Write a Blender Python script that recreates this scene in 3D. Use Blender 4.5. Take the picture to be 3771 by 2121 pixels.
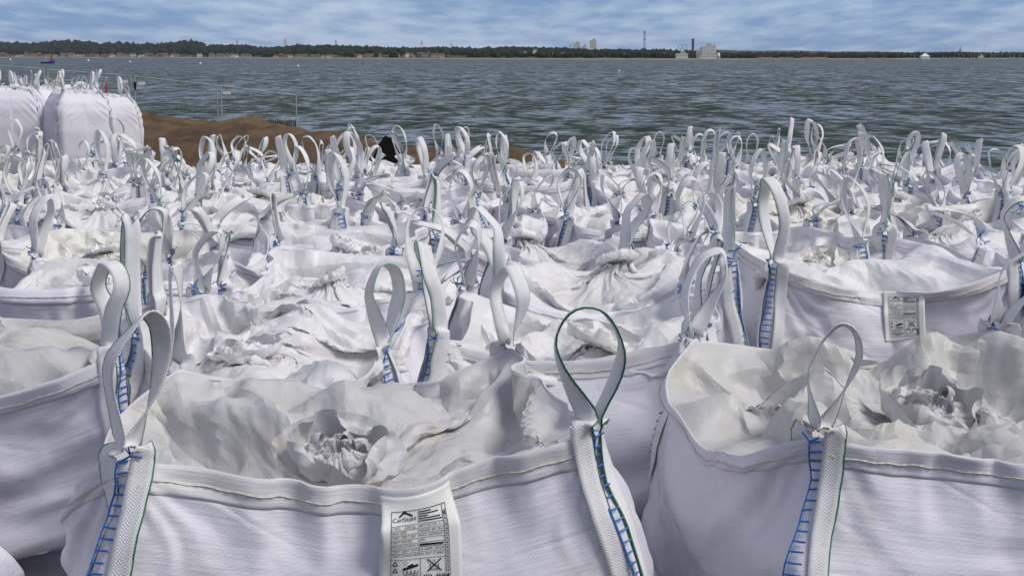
import bpy, math, random, time
import numpy as np

# ================================================================ camera, sky, sun, exposure
for o in list(bpy.data.objects):
    bpy.data.objects.remove(o)
scene = bpy.context.scene
COL = scene.collection
random.seed(4)

CAM_Z = 1.8                         # eye height above the sand the bags stand on
FPX, CXP, CYP, HORIZON = 5280.0, 1885.5, 1060.5, 208.0     # focal length and horizon measured on the photograph
PITCH = math.atan((CYP - HORIZON) / FPX)
SEA_Z = -1.7
cam_data = bpy.data.cameras.new('camera')
cam = bpy.data.objects.new('camera', cam_data)
COL.objects.link(cam)
cam.location = (0, 0, CAM_Z)
cam.rotation_euler = (math.pi / 2 - PITCH, 0, 0)
cam_data.sensor_width = 36.0
cam_data.lens = 36.0 * FPX / 3771.0
cam_data.clip_start = .05
cam_data.clip_end = 60000
scene.camera = cam

SUN_ELEV, SUN_AZ = math.radians(50), math.radians(112)      # azimuth clockwise from +Y (the view direction)
world = bpy.data.worlds.new('World')
scene.world = world
world.use_nodes = True
wt = world.node_tree
wt.nodes.clear()
def wn(kind, **kw):
    n = wt.nodes.new(kind)
    for k, v in kw.items():
        setattr(n, k, v)
    return n
w_out = wn('ShaderNodeOutputWorld'); w_bg = wn('ShaderNodeBackground')
w_sky = wn('ShaderNodeTexSky', sky_type='NISHITA', sun_disc=False, sun_elevation=SUN_ELEV, sun_rotation=SUN_AZ, altitude=0,
           air_density=1.0, dust_density=.6, ozone_density=2.0)
w_geo = wn('ShaderNodeTexCoord'); w_sep = wn('ShaderNodeSeparateXYZ')
wt.links.new(w_geo.outputs['Generated'], w_sep.inputs[0])
def wmath(op, a, b=None):
    n = wn('ShaderNodeMath', operation=op)
    for k, v in ((0, a), (1, b)):
        if v is None: continue
        if isinstance(v, (int, float)): n.inputs[k].default_value = v
        else: wt.links.new(v, n.inputs[k])
    return n.outputs[0]
w_den = wmath('ADD', wmath('MAXIMUM', w_sep.outputs[2], 0.0), .10)
w_comb = wn('ShaderNodeCombineXYZ')
wt.links.new(wmath('DIVIDE', w_sep.outputs[0], w_den), w_comb.inputs[0])
wt.links.new(wmath('DIVIDE', w_sep.outputs[1], w_den), w_comb.inputs[1])
def wnoise(scale, detail, rough, off):
    m = wn('ShaderNodeMapping'); m.inputs['Location'].default_value = off; m.inputs['Scale'].default_value = (scale * 2.0, scale * 1.0, 1)
    n = wn('ShaderNodeTexNoise'); n.inputs['Scale'].default_value = 1.0; n.inputs['Detail'].default_value = detail; n.inputs['Roughness'].default_value = rough
    wt.links.new(w_comb.outputs[0], m.inputs['Vector']); wt.links.new(m.outputs[0], n.inputs['Vector'])
    return n.outputs['Fac']
w_n1 = wnoise(1.9, 8, .58, (3.2, 1.4, 0)); w_n2 = wnoise(.34, 3, .5, (7.1, 2.2, 4.0))
w_sum = wmath('ADD', wmath('MULTIPLY', w_n1, .6), wmath('MULTIPLY', w_n2, .4))
w_ramp = wn('ShaderNodeValToRGB')
w_ramp.color_ramp.elements[0].position = .40; w_ramp.color_ramp.elements[0].color = (0, 0, 0, 1)
w_ramp.color_ramp.elements[1].position = .60; w_ramp.color_ramp.elements[1].color = (1, 1, 1, 1)
wt.links.new(w_sum, w_ramp.inputs[0])
w_low = wn('ShaderNodeMixRGB', blend_type='MIX')
w_low.inputs[1].default_value = (2.3, 4.0, 7.2, 1)         # gaps between low clouds, seen through kilometres of air
w_low.inputs[2].default_value = (5.6, 7.2, 9.5, 1)          # low cloud
wt.links.new(w_ramp.outputs[0], w_low.inputs[0])
w_cloud = wn('ShaderNodeMixRGB', blend_type='MIX')
w_cloud.inputs[1].default_value = (3.9, 4.2, 5.4, 1)         # cloud base, grey
w_cloud.inputs[2].default_value = (6.4, 6.6, 7.7, 1)         # thinner, brighter cloud
wt.links.new(w_ramp.outputs[0], w_cloud.inputs[0])
w_lay = wn('ShaderNodeMixRGB', blend_type='MIX')
w_air = wn('ShaderNodeMapRange'); w_air.inputs['From Min'].default_value = .04; w_air.inputs['From Max'].default_value = .18
wt.links.new(w_sep.outputs[2], w_air.inputs['Value']); wt.links.new(w_air.outputs[0], w_lay.inputs[0])
wt.links.new(w_low.outputs[0], w_lay.inputs[1]); wt.links.new(w_cloud.outputs[0], w_lay.inputs[2])
w_mix = wn('ShaderNodeMixRGB', blend_type='MIX')
w_mix.inputs[0].default_value = .88                         # mostly overcast, some clear sky behind
wt.links.new(w_sky.outputs[0], w_mix.inputs[1]); wt.links.new(w_lay.outputs[0], w_mix.inputs[2])
wt.links.new(w_mix.outputs[0], w_bg.inputs['Color'])
w_bg.inputs['Strength'].default_value = .072
wt.links.new(w_bg.outputs[0], w_out.inputs['Surface'])

sun_data = bpy.data.lights.new('sun', 'SUN')
sun_data.energy = 2.45; sun_data.angle = math.radians(26); sun_data.color = (1, .955, .90)
sun = bpy.data.objects.new('sun', sun_data)
COL.objects.link(sun)
sun.rotation_euler = (math.pi / 2 - SUN_ELEV, 0, math.pi - SUN_AZ)

scene.view_settings.view_transform = 'Standard'
scene.view_settings.look = 'None'
scene.view_settings.exposure = 0.16
scene.view_settings.gamma = 1.0
scene.render.engine = 'CYCLES'
scene.cycles.use_denoising = True
scene.cycles.max_bounces = 8
scene.cycles.diffuse_bounces = 4
scene.cycles.transmission_bounces = 4

def at(px, py, Y):
    """World point that the photograph's pixel (px, py) shows at distance Y."""
    a = (px - CXP) / FPX; b = (CYP - py) / FPX
    d = (a, math.cos(PITCH) + b * math.sin(PITCH), -math.sin(PITCH) + b * math.cos(PITCH))
    t = Y / d[1]
    return (d[0] * t, Y, CAM_Z + d[2] * t)

# ================================================================ materials
class Mat:
    def __init__(self, name):
        self.m = bpy.data.materials.new(name); self.m.use_nodes = True
        self.t = self.m.node_tree; self.p = self.t.nodes['Principled BSDF']; self.out = self.t.nodes['Material Output']
    def n(self, kind, **kw):
        x = self.t.nodes.new(kind)
        for k, v in kw.items(): setattr(x, k, v)
        return x
    def l(self, a, b): self.t.links.new(a, b)
    def math(self, op, a, b=None, c=None):
        n = self.n('ShaderNodeMath', operation=op)
        for k, v in ((0, a), (1, b), (2, c)):
            if v is None: continue
            if isinstance(v, (int, float)): n.inputs[k].default_value = v
            else: self.l(v, n.inputs[k])
        return n.outputs[0]
    def coord(self, kind='Object', scale=(1, 1, 1), rot=(0, 0, 0)):
        c = self.n('ShaderNodeTexCoord'); m = self.n('ShaderNodeMapping')
        m.inputs['Scale'].default_value = scale; m.inputs['Rotation'].default_value = rot
        self.l(c.outputs[kind], m.inputs['Vector']); return m.outputs[0]
    def noise(self, vec, scale, detail=4, rough=.5, dist=0):
        n = self.n('ShaderNodeTexNoise'); n.inputs['Scale'].default_value = scale; n.inputs['Detail'].default_value = detail
        n.inputs['Roughness'].default_value = rough; n.inputs['Distortion'].default_value = dist
        self.l(vec, n.inputs['Vector']); return n.outputs['Fac']
    def voro(self, vec, scale, feature='DISTANCE_TO_EDGE'):
        n = self.n('ShaderNodeTexVoronoi', feature=feature); n.inputs['Scale'].default_value = scale
        self.l(vec, n.inputs['Vector']); return n.outputs['Distance']
    def ramp(self, fac, p0, p1, c0=(0, 0, 0, 1), c1=(1, 1, 1, 1)):
        r = self.n('ShaderNodeValToRGB'); e = r.color_ramp.elements
        e[0].position = p0; e[1].position = p1; e[0].color = c0; e[1].color = c1
        self.l(fac, r.inputs[0]); return r.outputs[0]
    def mix(self, fac, a, b, blend='MIX'):
        n = self.n('ShaderNodeMixRGB', blend_type=blend)
        for k, v in ((0, fac), (1, a), (2, b)):
            if isinstance(v, (int, float)): n.inputs[k].default_value = v
            elif isinstance(v, tuple): n.inputs[k].default_value = v if len(v) == 4 else (*v, 1)
            else: self.l(v, n.inputs[k])
        return n.outputs[0]
    def bump(self, h, strength, dist, prev=None):
        b = self.n('ShaderNodeBump'); b.inputs['Strength'].default_value = strength; b.inputs['Distance'].default_value = dist
        self.l(h, b.inputs['Height'])
        if prev is not None: self.l(prev, b.inputs['Normal'])
        return b.outputs[0]
    def done(self, color=None, rough=.6, normal=None, spec=.3, translucent=0):
        if color is not None:
            if isinstance(color, tuple): self.p.inputs['Base Color'].default_value = (*color[:3], 1)
            else: self.l(color, self.p.inputs['Base Color'])
        if isinstance(rough, (int, float)): self.p.inputs['Roughness'].default_value = rough
        else: self.l(rough, self.p.inputs['Roughness'])
        self.p.inputs['Specular IOR Level'].default_value = spec
        if normal is not None: self.l(normal, self.p.inputs['Normal'])
        if translucent:
            tr = self.n('ShaderNodeBsdfTranslucent'); mx = self.n('ShaderNodeMixShader'); mx.inputs[0].default_value = translucent
            if isinstance(color, tuple): tr.inputs[0].default_value = (*color[:3], 1)
            else: self.l(color, tr.inputs[0])
            if normal is not None: self.l(normal, tr.inputs['Normal'])
            self.l(self.p.outputs[0], mx.inputs[1]); self.l(tr.outputs[0], mx.inputs[2]); self.l(mx.outputs[0], self.out.inputs['Surface'])
        return self.m

def plain(name, color, rough=.6, spec=.3, var=.12, scale=8.0):
    m = Mat(name); v = m.coord('Object')
    f = m.noise(v, scale, 4, .6)
    c = m.mix(f, tuple(max(0, x * (1 - var)) for x in color), tuple(min(1, x * (1 + var)) for x in color))
    return m.done(c, rough, None, spec)

def make_wall_fabric(name='woven_fabric', k=1.0, dk=.22):
    m = Mat(name)
    uv = m.coord('UV'); ob = m.coord('Object')
    oi = m.n('ShaderNodeObjectInfo')
    base = m.mix(m.ramp(oi.outputs['Random'], .75, 1.0), (.80 * k, .795 * k, .87 * k), (.80 * k, .79 * k, .80 * k))
    base = m.mix(m.math('MULTIPLY', m.math('FRACT', m.math('MULTIPLY', oi.outputs['Random'], 7.3)), .22), base, (.62 * k, .60 * k, .60 * k))
    streak = m.noise(m.coord('UV', (6, 90, 1)), 1.0, 5, .6)
    streak2 = m.noise(m.coord('UV', (14, 420, 1)), 1.0, 3, .6)
    col = m.mix(m.math('MULTIPLY', m.ramp(streak, .35, .75), .22), base, (.68, .67, .75))
    col = m.mix(m.math('MULTIPLY', m.ramp(streak2, .45, .7), .18), col, (.64, .635, .71))
    dirt = m.ramp(m.noise(ob, 3.2, 8, .68), .56, .80)
    col = m.mix(m.math('MULTIPLY', dirt, dk), col, (.46, .42, .36))
    speck = m.ramp(m.noise(ob, 150, 2, .5), .78, .82)
    col = m.mix(m.math('MULTIPLY', speck, .35), col, (.25, .2, .14))
    # weave of flat tapes, soft dents, a few pressed-in creases
    w1 = m.n('ShaderNodeTexWave', wave_type='BANDS', bands_direction='Y'); w1.inputs['Scale'].default_value = 130; w1.inputs['Distortion'].default_value = 1.2
    w2 = m.n('ShaderNodeTexWave', wave_type='BANDS', bands_direction='X'); w2.inputs['Scale'].default_value = 120; w2.inputs['Distortion'].default_value = 1.0
    m.l(uv, w1.inputs['Vector']); m.l(uv, w2.inputs['Vector'])
    weave = m.math('ADD', w1.outputs['Fac'], m.math('MULTIPLY', w2.outputs['Fac'], .6))
    nb = m.bump(weave, .35, .0010)
    nb = m.bump(streak, .45, .004, nb); nb = m.bump(streak2, .30, .0015, nb)
    vz = m.n('ShaderNodeMapping'); vz.inputs['Rotation'].default_value = (0, 0, .6); vz.inputs['Scale'].default_value = (3.2, 6.5, 1); m.l(uv, vz.inputs['Vector'])
    wob = m.n('ShaderNodeTexNoise'); wob.inputs['Scale'].default_value = 4; m.l(uv, wob.inputs['Vector'])
    vm = m.n('ShaderNodeMixRGB'); vm.inputs[0].default_value = .06; m.l(vz.outputs[0], vm.inputs[1]); m.l(wob.outputs['Color'], vm.inputs[2])
    crease = m.ramp(m.voro(vm.outputs[0], 1.0), 0.0, .05)
    msk = m.ramp(m.noise(uv, 2.2, 3, .5), .46, .60)
    nb = m.bump(m.mix(msk, (1, 1, 1), crease), .5, .004, nb)
    return m.done(col, .52, nb, .35, .07)

def make_cover_fabric(name='cover_fabric', k=1.0, dk=.42):
    m = Mat(name)
    uv = m.coord('UV'); ob = m.coord('Object')
    oi = m.n('ShaderNodeObjectInfo')
    base = m.mix(m.ramp(oi.outputs['Random'], .86, 1.0), (.80 * k, .80 * k, .825 * k), (.80 * k, .795 * k, .73 * k))
    base = m.mix(m.math('MULTIPLY', m.math('FRACT', m.math('MULTIPLY', oi.outputs['Random'], 5.7)), .35), base, (.57 * k, .56 * k, .565 * k))
    big = m.noise(ob, 4.0, 8, .7, .6)
    col = m.mix(m.math('MULTIPLY', m.ramp(big, .48, .72), dk), base, (.52, .49, .42))
    fine = m.noise(uv, 60, 4, .65)
    speck = m.ramp(m.noise(ob, 95, 3, .6), .72, .78)
    col = m.mix(m.math('MULTIPLY', m.math('MULTIPLY', speck, m.ramp(big, .40, .58)), min(1, dk * 1.4)), col, (.16, .13, .09))
    wob = m.n('ShaderNodeTexNoise'); wob.inputs['Scale'].default_value = 5; wob.inputs['Detail'].default_value = 3; m.l(uv, wob.inputs['Vector'])
    vm = m.n('ShaderNodeMixRGB'); vm.inputs[0].default_value = .10; m.l(uv, vm.inputs[1]); m.l(wob.outputs['Color'], vm.inputs[2])
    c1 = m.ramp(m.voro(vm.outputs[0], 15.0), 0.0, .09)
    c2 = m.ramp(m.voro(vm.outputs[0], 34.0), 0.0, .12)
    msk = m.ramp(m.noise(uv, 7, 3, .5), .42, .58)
    # darker brown along some of the creases, in patches
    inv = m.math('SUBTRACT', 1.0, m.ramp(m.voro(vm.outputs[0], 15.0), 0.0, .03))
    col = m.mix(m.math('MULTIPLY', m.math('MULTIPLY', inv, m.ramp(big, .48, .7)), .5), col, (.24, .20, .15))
    nb = m.bump(m.mix(msk, (1, 1, 1), c1), .13, .004)
    nb = m.bump(m.mix(m.math('SUBTRACT', 1.0, msk), (1, 1, 1), c2), .14, .003, nb)
    nb = m.bump(fine, .25, .0015, nb)
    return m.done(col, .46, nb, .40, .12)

def make_webbing():
    m = Mat('webbing')
    uv = m.coord('UV'); ob = m.coord('Object')
    sep = m.n('ShaderNodeSeparateXYZ'); m.l(uv, sep.inputs[0])
    tri = m.math('PINGPONG', sep.outputs[0], .012)
    ch = m.math('SINE', m.math('MULTIPLY', m.math('ADD', sep.outputs[1], m.math('MULTIPLY', tri, .9)), 900.0))
    fine = m.math('SINE', m.math('MULTIPLY', sep.outputs[0], 2600.0))
    d = m.ramp(m.noise(ob, 6, 7, .7), .48, .74)
    d2 = m.ramp(m.noise(ob, 42, 4, .6), .60, .75)
    col = m.mix(m.math('MULTIPLY', d, .55), (.80, .80, .82), (.42, .38, .32))
    col = m.mix(m.math('MULTIPLY', d2, .25), col, (.36, .32, .26))
    col = m.mix(m.math('MULTIPLY', m.math('ADD', m.math('MULTIPLY', ch, .5), .5), .14), col, (.50, .50, .52))
    nb = m.bump(m.math('ADD', ch, m.math('MULTIPLY', fine, .4)), .35, .0012)
    return m.done(col, .62, nb, .25, .08)

MAT = {
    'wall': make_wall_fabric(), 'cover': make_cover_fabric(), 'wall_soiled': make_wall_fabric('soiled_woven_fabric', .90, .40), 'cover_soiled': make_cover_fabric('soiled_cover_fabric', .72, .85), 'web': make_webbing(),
    'blue': plain('blue_thread', (.018, .12, .42), .55, .3, .3, 60),
    'green': plain('green_thread', (.022, .15, .075), .6, .2, .4, 30),
    'palegreen': plain('pale_green_thread', (.30, .48, .40), .6, .2, .3, 30),
    'cord': plain('beige_cord', (.54, .51, .44), .75, .2, .25, 60),
    'tag': plain('tag_paper', (.74, .75, .72), .5, .35, .06, 12),
    'ink': plain('black_ink', (.012, .012, .014), .6, .2, .2, 40),
}

ORD = ['', 'first', 'second', 'third', 'fourth', 'fifth', 'sixth', 'seventh', 'eighth', 'ninth', 'tenth', 'eleventh', 'twelfth', 'thirteenth', 'fourteenth', 'fifteenth', 'sixteenth', 'seventeenth', 'eighteenth', 'nineteenth']
for tens, t_ in (('twenty', 'twentieth'), ('thirty', 'thirtieth')):
    ORD.append(t_); ORD += [tens + '-' + ORD[k_] for k_ in range(1, 10)]
# ================================================================ scene helpers
def link(o, parent=None):
    COL.objects.link(o)
    if parent is not None: o.parent = parent
    return o

def tag(o, label=None, cat=None, group=None, kind=None):
    if label: o['label'] = label
    if cat: o['category'] = cat
    if group: o['group'] = group
    if kind: o['kind'] = kind
    return o

def empty(name, loc=(0, 0, 0), rz=0):
    o = bpy.data.objects.new(name, None); o.empty_display_size = .2
    o.location = loc; o.rotation_euler = (0, 0, rz)
    return link(o)

def new_mesh(name, V, F, mat, smooth=False, uv=None):
    me = bpy.data.meshes.new(name)
    V = np.asarray(V, np.float32).reshape(-1, 3)
    if isinstance(F, np.ndarray): F = F.tolist()
    me.from_pydata(V.tolist(), [], F)
    if smooth: me.polygons.foreach_set('use_smooth', np.ones(len(me.polygons), bool))
    if uv is not None:
        lay = me.uv_layers.new(name='UVMap')
        lay.data.foreach_set('uv', np.asarray(uv, np.float32).ravel())
    me.materials.append(MAT[mat] if isinstance(mat, str) else mat)
    return me

def obj(name, me, parent=None):
    return link(bpy.data.objects.new(name, me), parent)

class MB:
    """Collects boxes, tubes, lofts for ONE mesh."""
    def __init__(self): self.V = []; self.F = []
    def add(self, V, F):
        o = len(self.V); self.V += [tuple(map(float, v)) for v in V]; self.F += [tuple(int(i) + o for i in f) for f in F]; return self
    def box(self, c, s, rz=0, taper=1.0):
        x, y, z = s[0] / 2, s[1] / 2, s[2] / 2
        V = []
        for dz in (-1, 1):
            k = taper if dz > 0 else 1
            for dx, dy in ((-1, -1), (1, -1), (1, 1), (-1, 1)):
                px, py = dx * x * k, dy * y * k
                V.append((c[0] + px * math.cos(rz) - py * math.sin(rz), c[1] + px * math.sin(rz) + py * math.cos(rz), c[2] + dz * z))
        return self.add(V, [(3, 2, 1, 0), (4, 5, 6, 7), (0, 1, 5, 4), (1, 2, 6, 5), (2, 3, 7, 6), (3, 0, 4, 7)])
    def tube(self, pts, r, sides=5, closed=False, cap=True):
        V, F = tube(pts, r, sides, closed, cap); return self.add(V, F)
    def build(self, name, mat, parent=None, smooth=False):
        return obj(name, new_mesh(name, self.V, self.F, mat, smooth), parent)

def tube(pts, r, sides=5, closed=False, cap=True):
    P = np.asarray(pts, float); n = len(P)
    if closed: T = np.roll(P, -1, 0) - np.roll(P, 1, 0)
    else:
        T = np.zeros_like(P); T[1:-1] = P[2:] - P[:-2]; T[0] = P[1] - P[0]; T[-1] = P[-1] - P[-2]
    T /= np.linalg.norm(T, axis=1, keepdims=True) + 1e-12
    ref = np.array([0, 0, 1.0]); N = np.cross(T, ref)
    bad = np.linalg.norm(N, axis=1) < .05
    N[bad] = np.cross(T[bad], np.array([1.0, 0, 0]))
    N /= np.linalg.norm(N, axis=1, keepdims=True); B = np.cross(T, N)
    R = np.broadcast_to(np.asarray(r, float), (n,))
    th = np.arange(sides) / sides * 2 * math.pi
    V = P[:, None] + R[:, None, None] * (np.cos(th)[None, :, None] * N[:, None] + np.sin(th)[None, :, None] * B[:, None])
    F = []
    for i in range(n if closed else n - 1):
        j = (i + 1) % n
        for k in range(sides):
            F.append((i * sides + k, i * sides + (k + 1) % sides, j * sides + (k + 1) % sides, j * sides + k))
    if cap and not closed:
        F.append(tuple(range(sides))[::-1]); F.append(tuple((n - 1) * sides + k for k in range(sides)))
    return V.reshape(-1, 3), F



# ---------------------------------------------------------------- cloth
def lattice_noise(x, y, scale, rng_seed, warp=0.35):
    """Random heights on a jittered triangular lattice, linearly interpolated: flat facets with sharp creases."""
    r = np.random.RandomState(rng_seed)
    T = r.rand(64, 64).astype(np.float32) * 2 - 1
    W = (r.rand(64, 64, 2).astype(np.float32) - .5)
    X = x / scale; Y = y / scale
    # smooth domain warp
    X = X + warp * np.sin(Y * 1.7 + r.rand() * 6) + warp * .6 * np.sin(Y * 3.1 + X * 1.3 + r.rand() * 6)
    Y = Y + warp * np.sin(X * 1.9 + r.rand() * 6) + warp * .6 * np.sin(X * 2.7 - Y * 1.1 + r.rand() * 6)
    s = (X + Y) * 0.36602540378
    i = np.floor(X + s); j = np.floor(Y + s)
    t = (i + j) * 0.2113248654
    x0 = X - (i - t); y0 = Y - (j - t)
    up = x0 > y0
    i = i.astype(int); j = j.astype(int)
    i1 = np.where(up, 1, 0); j1 = 1 - i1
    # barycentric in skewed coords
    fx = (X + s) - i; fy = (Y + s) - j
    a = T[i & 63, j & 63]; b = T[(i + i1) & 63, (j + j1) & 63]; c = T[(i + 1) & 63, (j + 1) & 63]
    big = np.maximum(fx, fy); sml = np.minimum(fx, fy)
    return a * (1 - big) + b * (big - sml) + c * sml

def sm(t):
    t = np.clip(t, 0, 1); return t * t * (3 - 2 * t)

def square_ring(n, a, rc):
    """n points at equal arc length round a square of half-side a with corner radius rc; side k is centred on index k*n/4."""
    L = 8 * a
    pts = np.zeros((n, 2), np.float32)
    for i in range(n):
        s = (i / n * L + a) % L
        k = int(s // (2 * a)); q = s - k * 2 * a - a            # along side, -a..a
        x, y = q, -a
        d = abs(q) - (a - rc)
        if d > 0:                                                # round the corner
            th = d / rc * (np.pi / 4)
            x = np.sign(q) * (a - rc + rc * np.sin(th)); y = -(a - rc + rc * np.cos(th))
        ang = k * np.pi / 2
        pts[i] = (x * np.cos(ang) - y * np.sin(ang), x * np.sin(ang) + y * np.cos(ang))
    return pts

def simulate_bag(seed, a=.46, zb=.42, corner_z=(.97, .97, .97, .97), corner_in=(.0, .0, .0, .0), fill=.80, slack=1.05,
                 skirt=.66, knot=(0, 0, .1), lump=.09, Nu=64, Nw=7, Ns=13, steps=(130, 60), sag=(.08, .08, .08, .08), lean=(0, 0, 0, 0), tent=.2):
    r = np.random.RandomState(seed)
    h0 = np.mean(corner_z) - zb
    def hf(x, y):
        q = np.maximum(np.abs(x), np.abs(y)) / a
        m = fill - .03 * q * q
        n1 = lattice_noise(x + seed, y, tent, seed + 5) * lump
        n2 = lattice_noise(x, y + seed, tent * .45, seed + 9) * lump * .12
        kd = np.hypot(x - knot[0], y - knot[1])
        return m + (n1 + n2) * np.clip((kd - .05) / .22, .04, 1) * np.clip((1.04 - q) / .16, .1, 1) + knot[2] * np.exp(-(kd / .11) ** 2)
    P = None
    for lev in range(2):
        if lev:
            Nu2, Nw2, Ns2 = Nu * 2, Nw * 2, Ns * 2
        else:
            Nu2, Nw2, Ns2 = Nu, Nw, Ns
        Nv = Nw2 + Ns2 + 1
        lu = 8 * a * slack / Nu2
        jr = Nw2                                             # rim row
        zrow = np.linspace(zb, zb + h0, Nw2 + 1)
        dvw = h0 / Nw2 * 1.02; dvs = skirt / Ns2
        ci = [Nu2 // 8 + k * Nu2 // 4 for k in range(4)]
        ring = square_ring(Nu2, a, .05)
        sgn = np.array([(1, -1), (1, 1), (-1, 1), (-1, -1)], np.float32)
        if lev == 0:
            P = np.zeros((Nu2, Nv, 3), np.float32)
            for j in range(Nw2 + 1):
                P[:, j, :2] = ring * (1 + .012 * np.sin(j)); P[:, j, 2] = zrow[j]
            for j in range(1, Ns2 + 1):
                t = j / Ns2
                P[:, jr + j, :2] = ring * (1 - t) * .97 + np.array(knot[:2]) * t + .03 * t * ring / a
                P[:, jr + j, 2] = zrow[-1] - .02 + (fill + knot[2] - zrow[-1]) * t + .04 * np.sin(t * 3.1)
            P += (r.rand(*P.shape) - .5) * .02
        else:
            Q = np.zeros((Nu2, Nv, 3), np.float32)
            A = np.zeros((Nu2, P.shape[1], 3), np.float32)
            A[0::2] = P; A[1::2] = .5 * (P + np.roll(P, -1, 0))
            Q[:, 0::2] = A; Q[:, 1::2] = .5 * (A[:, 1:] + A[:, :-1])
            P = Q + (r.rand(*Q.shape) - .5).astype(np.float32) * .006
        # pins
        pin = np.zeros((Nu2, Nv), bool); tgt = P.copy()
        pin[:, 0] = True; tgt[:, 0, :2] = ring * 1.01; tgt[:, 0, 2] = zb
        for k in range(4):
            top = np.array([sgn[k, 0] * (a - .015 - corner_in[k]), sgn[k, 1] * (a - .015 - corner_in[k]), corner_z[k]])
            bot = np.array([sgn[k, 0] * (a - .02), sgn[k, 1] * (a - .02), zb])
            for j in range(0, jr + 1):
                t = j / jr
                bow = np.sin(min(1, t * 1.25) * 3.14159) * .02; e = float(sm(np.array((t - .35) / .65)))
                pin[ci[k], j] = True
                tgt[ci[k], j] = (*(bot[:2] * (1 - e) + top[:2] * e + sgn[k] * bow), bot[2] * (1 - t) + top[2] * t)
        th = (np.arange(Nu2) - Nu2 / 8 * 0) / Nu2 * 2 * np.pi - np.pi / 2
        pin[:, -1] = True
        tgt[:, -1, 0] = knot[0] + .04 * np.cos(th) * (1 + .3 * np.sin(7 * th)); tgt[:, -1, 1] = knot[1] + .04 * np.sin(th) * (1 + .3 * np.sin(7 * th))
        tgt[:, -1, 2] = fill + knot[2] + .015
        # the hem is stiff: it sags between the corners by no more than this
        side_t = ((np.arange(Nu2) + Nu2 / 8) % (Nu2 / 4)) / (Nu2 / 4); side_k = (((np.arange(Nu2) + Nu2 // 8) // (Nu2 // 4)) % 4)
        z0 = np.array(corner_z)[(side_k - 1) % 4]; z1 = np.array(corner_z)[side_k]
        if lev == 0: kink4 = r.rand(4); 
        kk_ = .30 + .14 * kink4[side_k]
        trap = np.minimum(1, np.minimum(side_t / kk_, (1 - side_t) / kk_)); trap = .6 * trap + .4 * np.sin(np.pi * side_t)
        rim_floor = (z0 * (1 - side_t) + z1 * side_t - np.array(sag)[side_k] * trap).astype(np.float32)
        w = np.where(pin, 0., 1.).astype(np.float32)
        outw = np.array([(0, -1), (1, 0), (0, 1), (-1, 0)], np.float32)[side_k]
        wave = np.sin(side_t * np.pi * 2 * (1 + r.rand(4)[side_k]) + r.rand(4)[side_k] * 6)
        push = outw * ((np.array(lean)[side_k] * trap + .35 * np.array(lean)[(side_k + 1) % 4] * wave * trap) * .02)[:, None].astype(np.float32)
        # rest lengths
        taper = np.ones(Nv, np.float32)
        tt = np.arange(1, Ns2 + 1) / Ns2
        taper[jr + 1:] = 1 - .80 * sm((tt - .06) / .94)
        taper[:jr + 1] = 1.0
        ru = (lu * taper)[None, :].repeat(Nu2, 0)
        rv = np.full((Nu2, Nv - 1), dvs, np.float32); rv[:, :jr] = dvw
        # corner columns need a longer skirt to reach the middle
        cor = np.abs(((np.arange(Nu2) + Nu2 / 8) % (Nu2 / 4)) - Nu2 / 8) / (Nu2 / 8)
        cor = np.abs(((np.arange(Nu2)) % (Nu2 / 4)) / (Nu2 / 4) - .5) * 2        # 0 at corner, 1 at mid side
        rv[:, jr:] *= (1 + .22 * (1 - cor))[:, None]
        # irregular weave of the skirt's lattice, so that folds do not follow the grid
        ju = np.zeros((Nu2, Nv), np.float32); jv = np.zeros((Nu2, Nv), np.float32)
        ju[:, jr + 2:-1] = (r.rand(Nu2, Nv - jr - 3) - .5) * .75; jv[:, jr + 2:-1] = (r.rand(Nu2, Nv - jr - 3) - .5) * .75
        du_u = 1 + np.roll(ju, -1, 0) - ju; du_v = np.roll(jv, -1, 0) - jv
        dv_u = ju[:, 1:] - ju[:, :-1]; dv_v = 1 + jv[:, 1:] - jv[:, :-1]
        ru0, rv0 = ru.copy(), rv.copy()
        rvv = np.concatenate([rv0, rv0[:, -1:]], 1)
        ru = np.sqrt((ru0 * du_u) ** 2 + (rvv * du_v) ** 2); rv = np.sqrt((ru0[:, :-1] * dv_u) ** 2 + (rv0 * dv_v) ** 2)
        g1u = 1 + np.roll(ju, -1, 0)[:, 1:] - ju[:, :-1]; g1v = 1 + np.roll(jv, -1, 0)[:, 1:] - jv[:, :-1]
        g2u = 1 + np.roll(ju, -1, 0)[:, :-1] - ju[:, 1:]; g2v = 1 + jv[:, 1:] - np.roll(jv, -1, 0)[:, :-1]
        um = .5 * (ru0[:, :-1] + ru0[:, 1:])
        rd1 = np.sqrt((um * g1u) ** 2 + (rv0 * g1v) ** 2); rd2 = np.sqrt((um * g2u) ** 2 + (rv0 * g2v) ** 2)
        b2u = np.sqrt((ru0 * (2 + np.roll(ju, -2, 0) - ju)) ** 2 + (rvv * (np.roll(jv, -2, 0) - jv)) ** 2)
        b2v = np.sqrt((ru0[:, :-2] * (ju[:, 2:] - ju[:, :-2])) ** 2 + (rv0[:, :-1] * (2 + jv[:, 2:] - jv[:, :-2])) ** 2)
        V = np.zeros_like(P)
        ev = [np.arange(0, Nu2, 2), np.arange(1, Nu2, 2)]
        e4 = [np.concatenate([np.arange(0, Nu2, 4), np.arange(1, Nu2, 4)]), np.concatenate([np.arange(2, Nu2, 4), np.arange(3, Nu2, 4)])]
        def solve(a_sl, b_sl, rest, k):
            A_ = P[a_sl]; B_ = P[b_sl]
            d = B_ - A_
            l = np.sqrt((d * d).sum(-1)) + 1e-7
            wa = w[a_sl]; wb = w[b_sl]
            c = k * (l - rest) / (l * (wa + wb + 1e-6))
            d *= c[..., None]
            P[a_sl] = A_ + d * wa[..., None]; P[b_sl] = B_ - d * wb[..., None]
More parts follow.
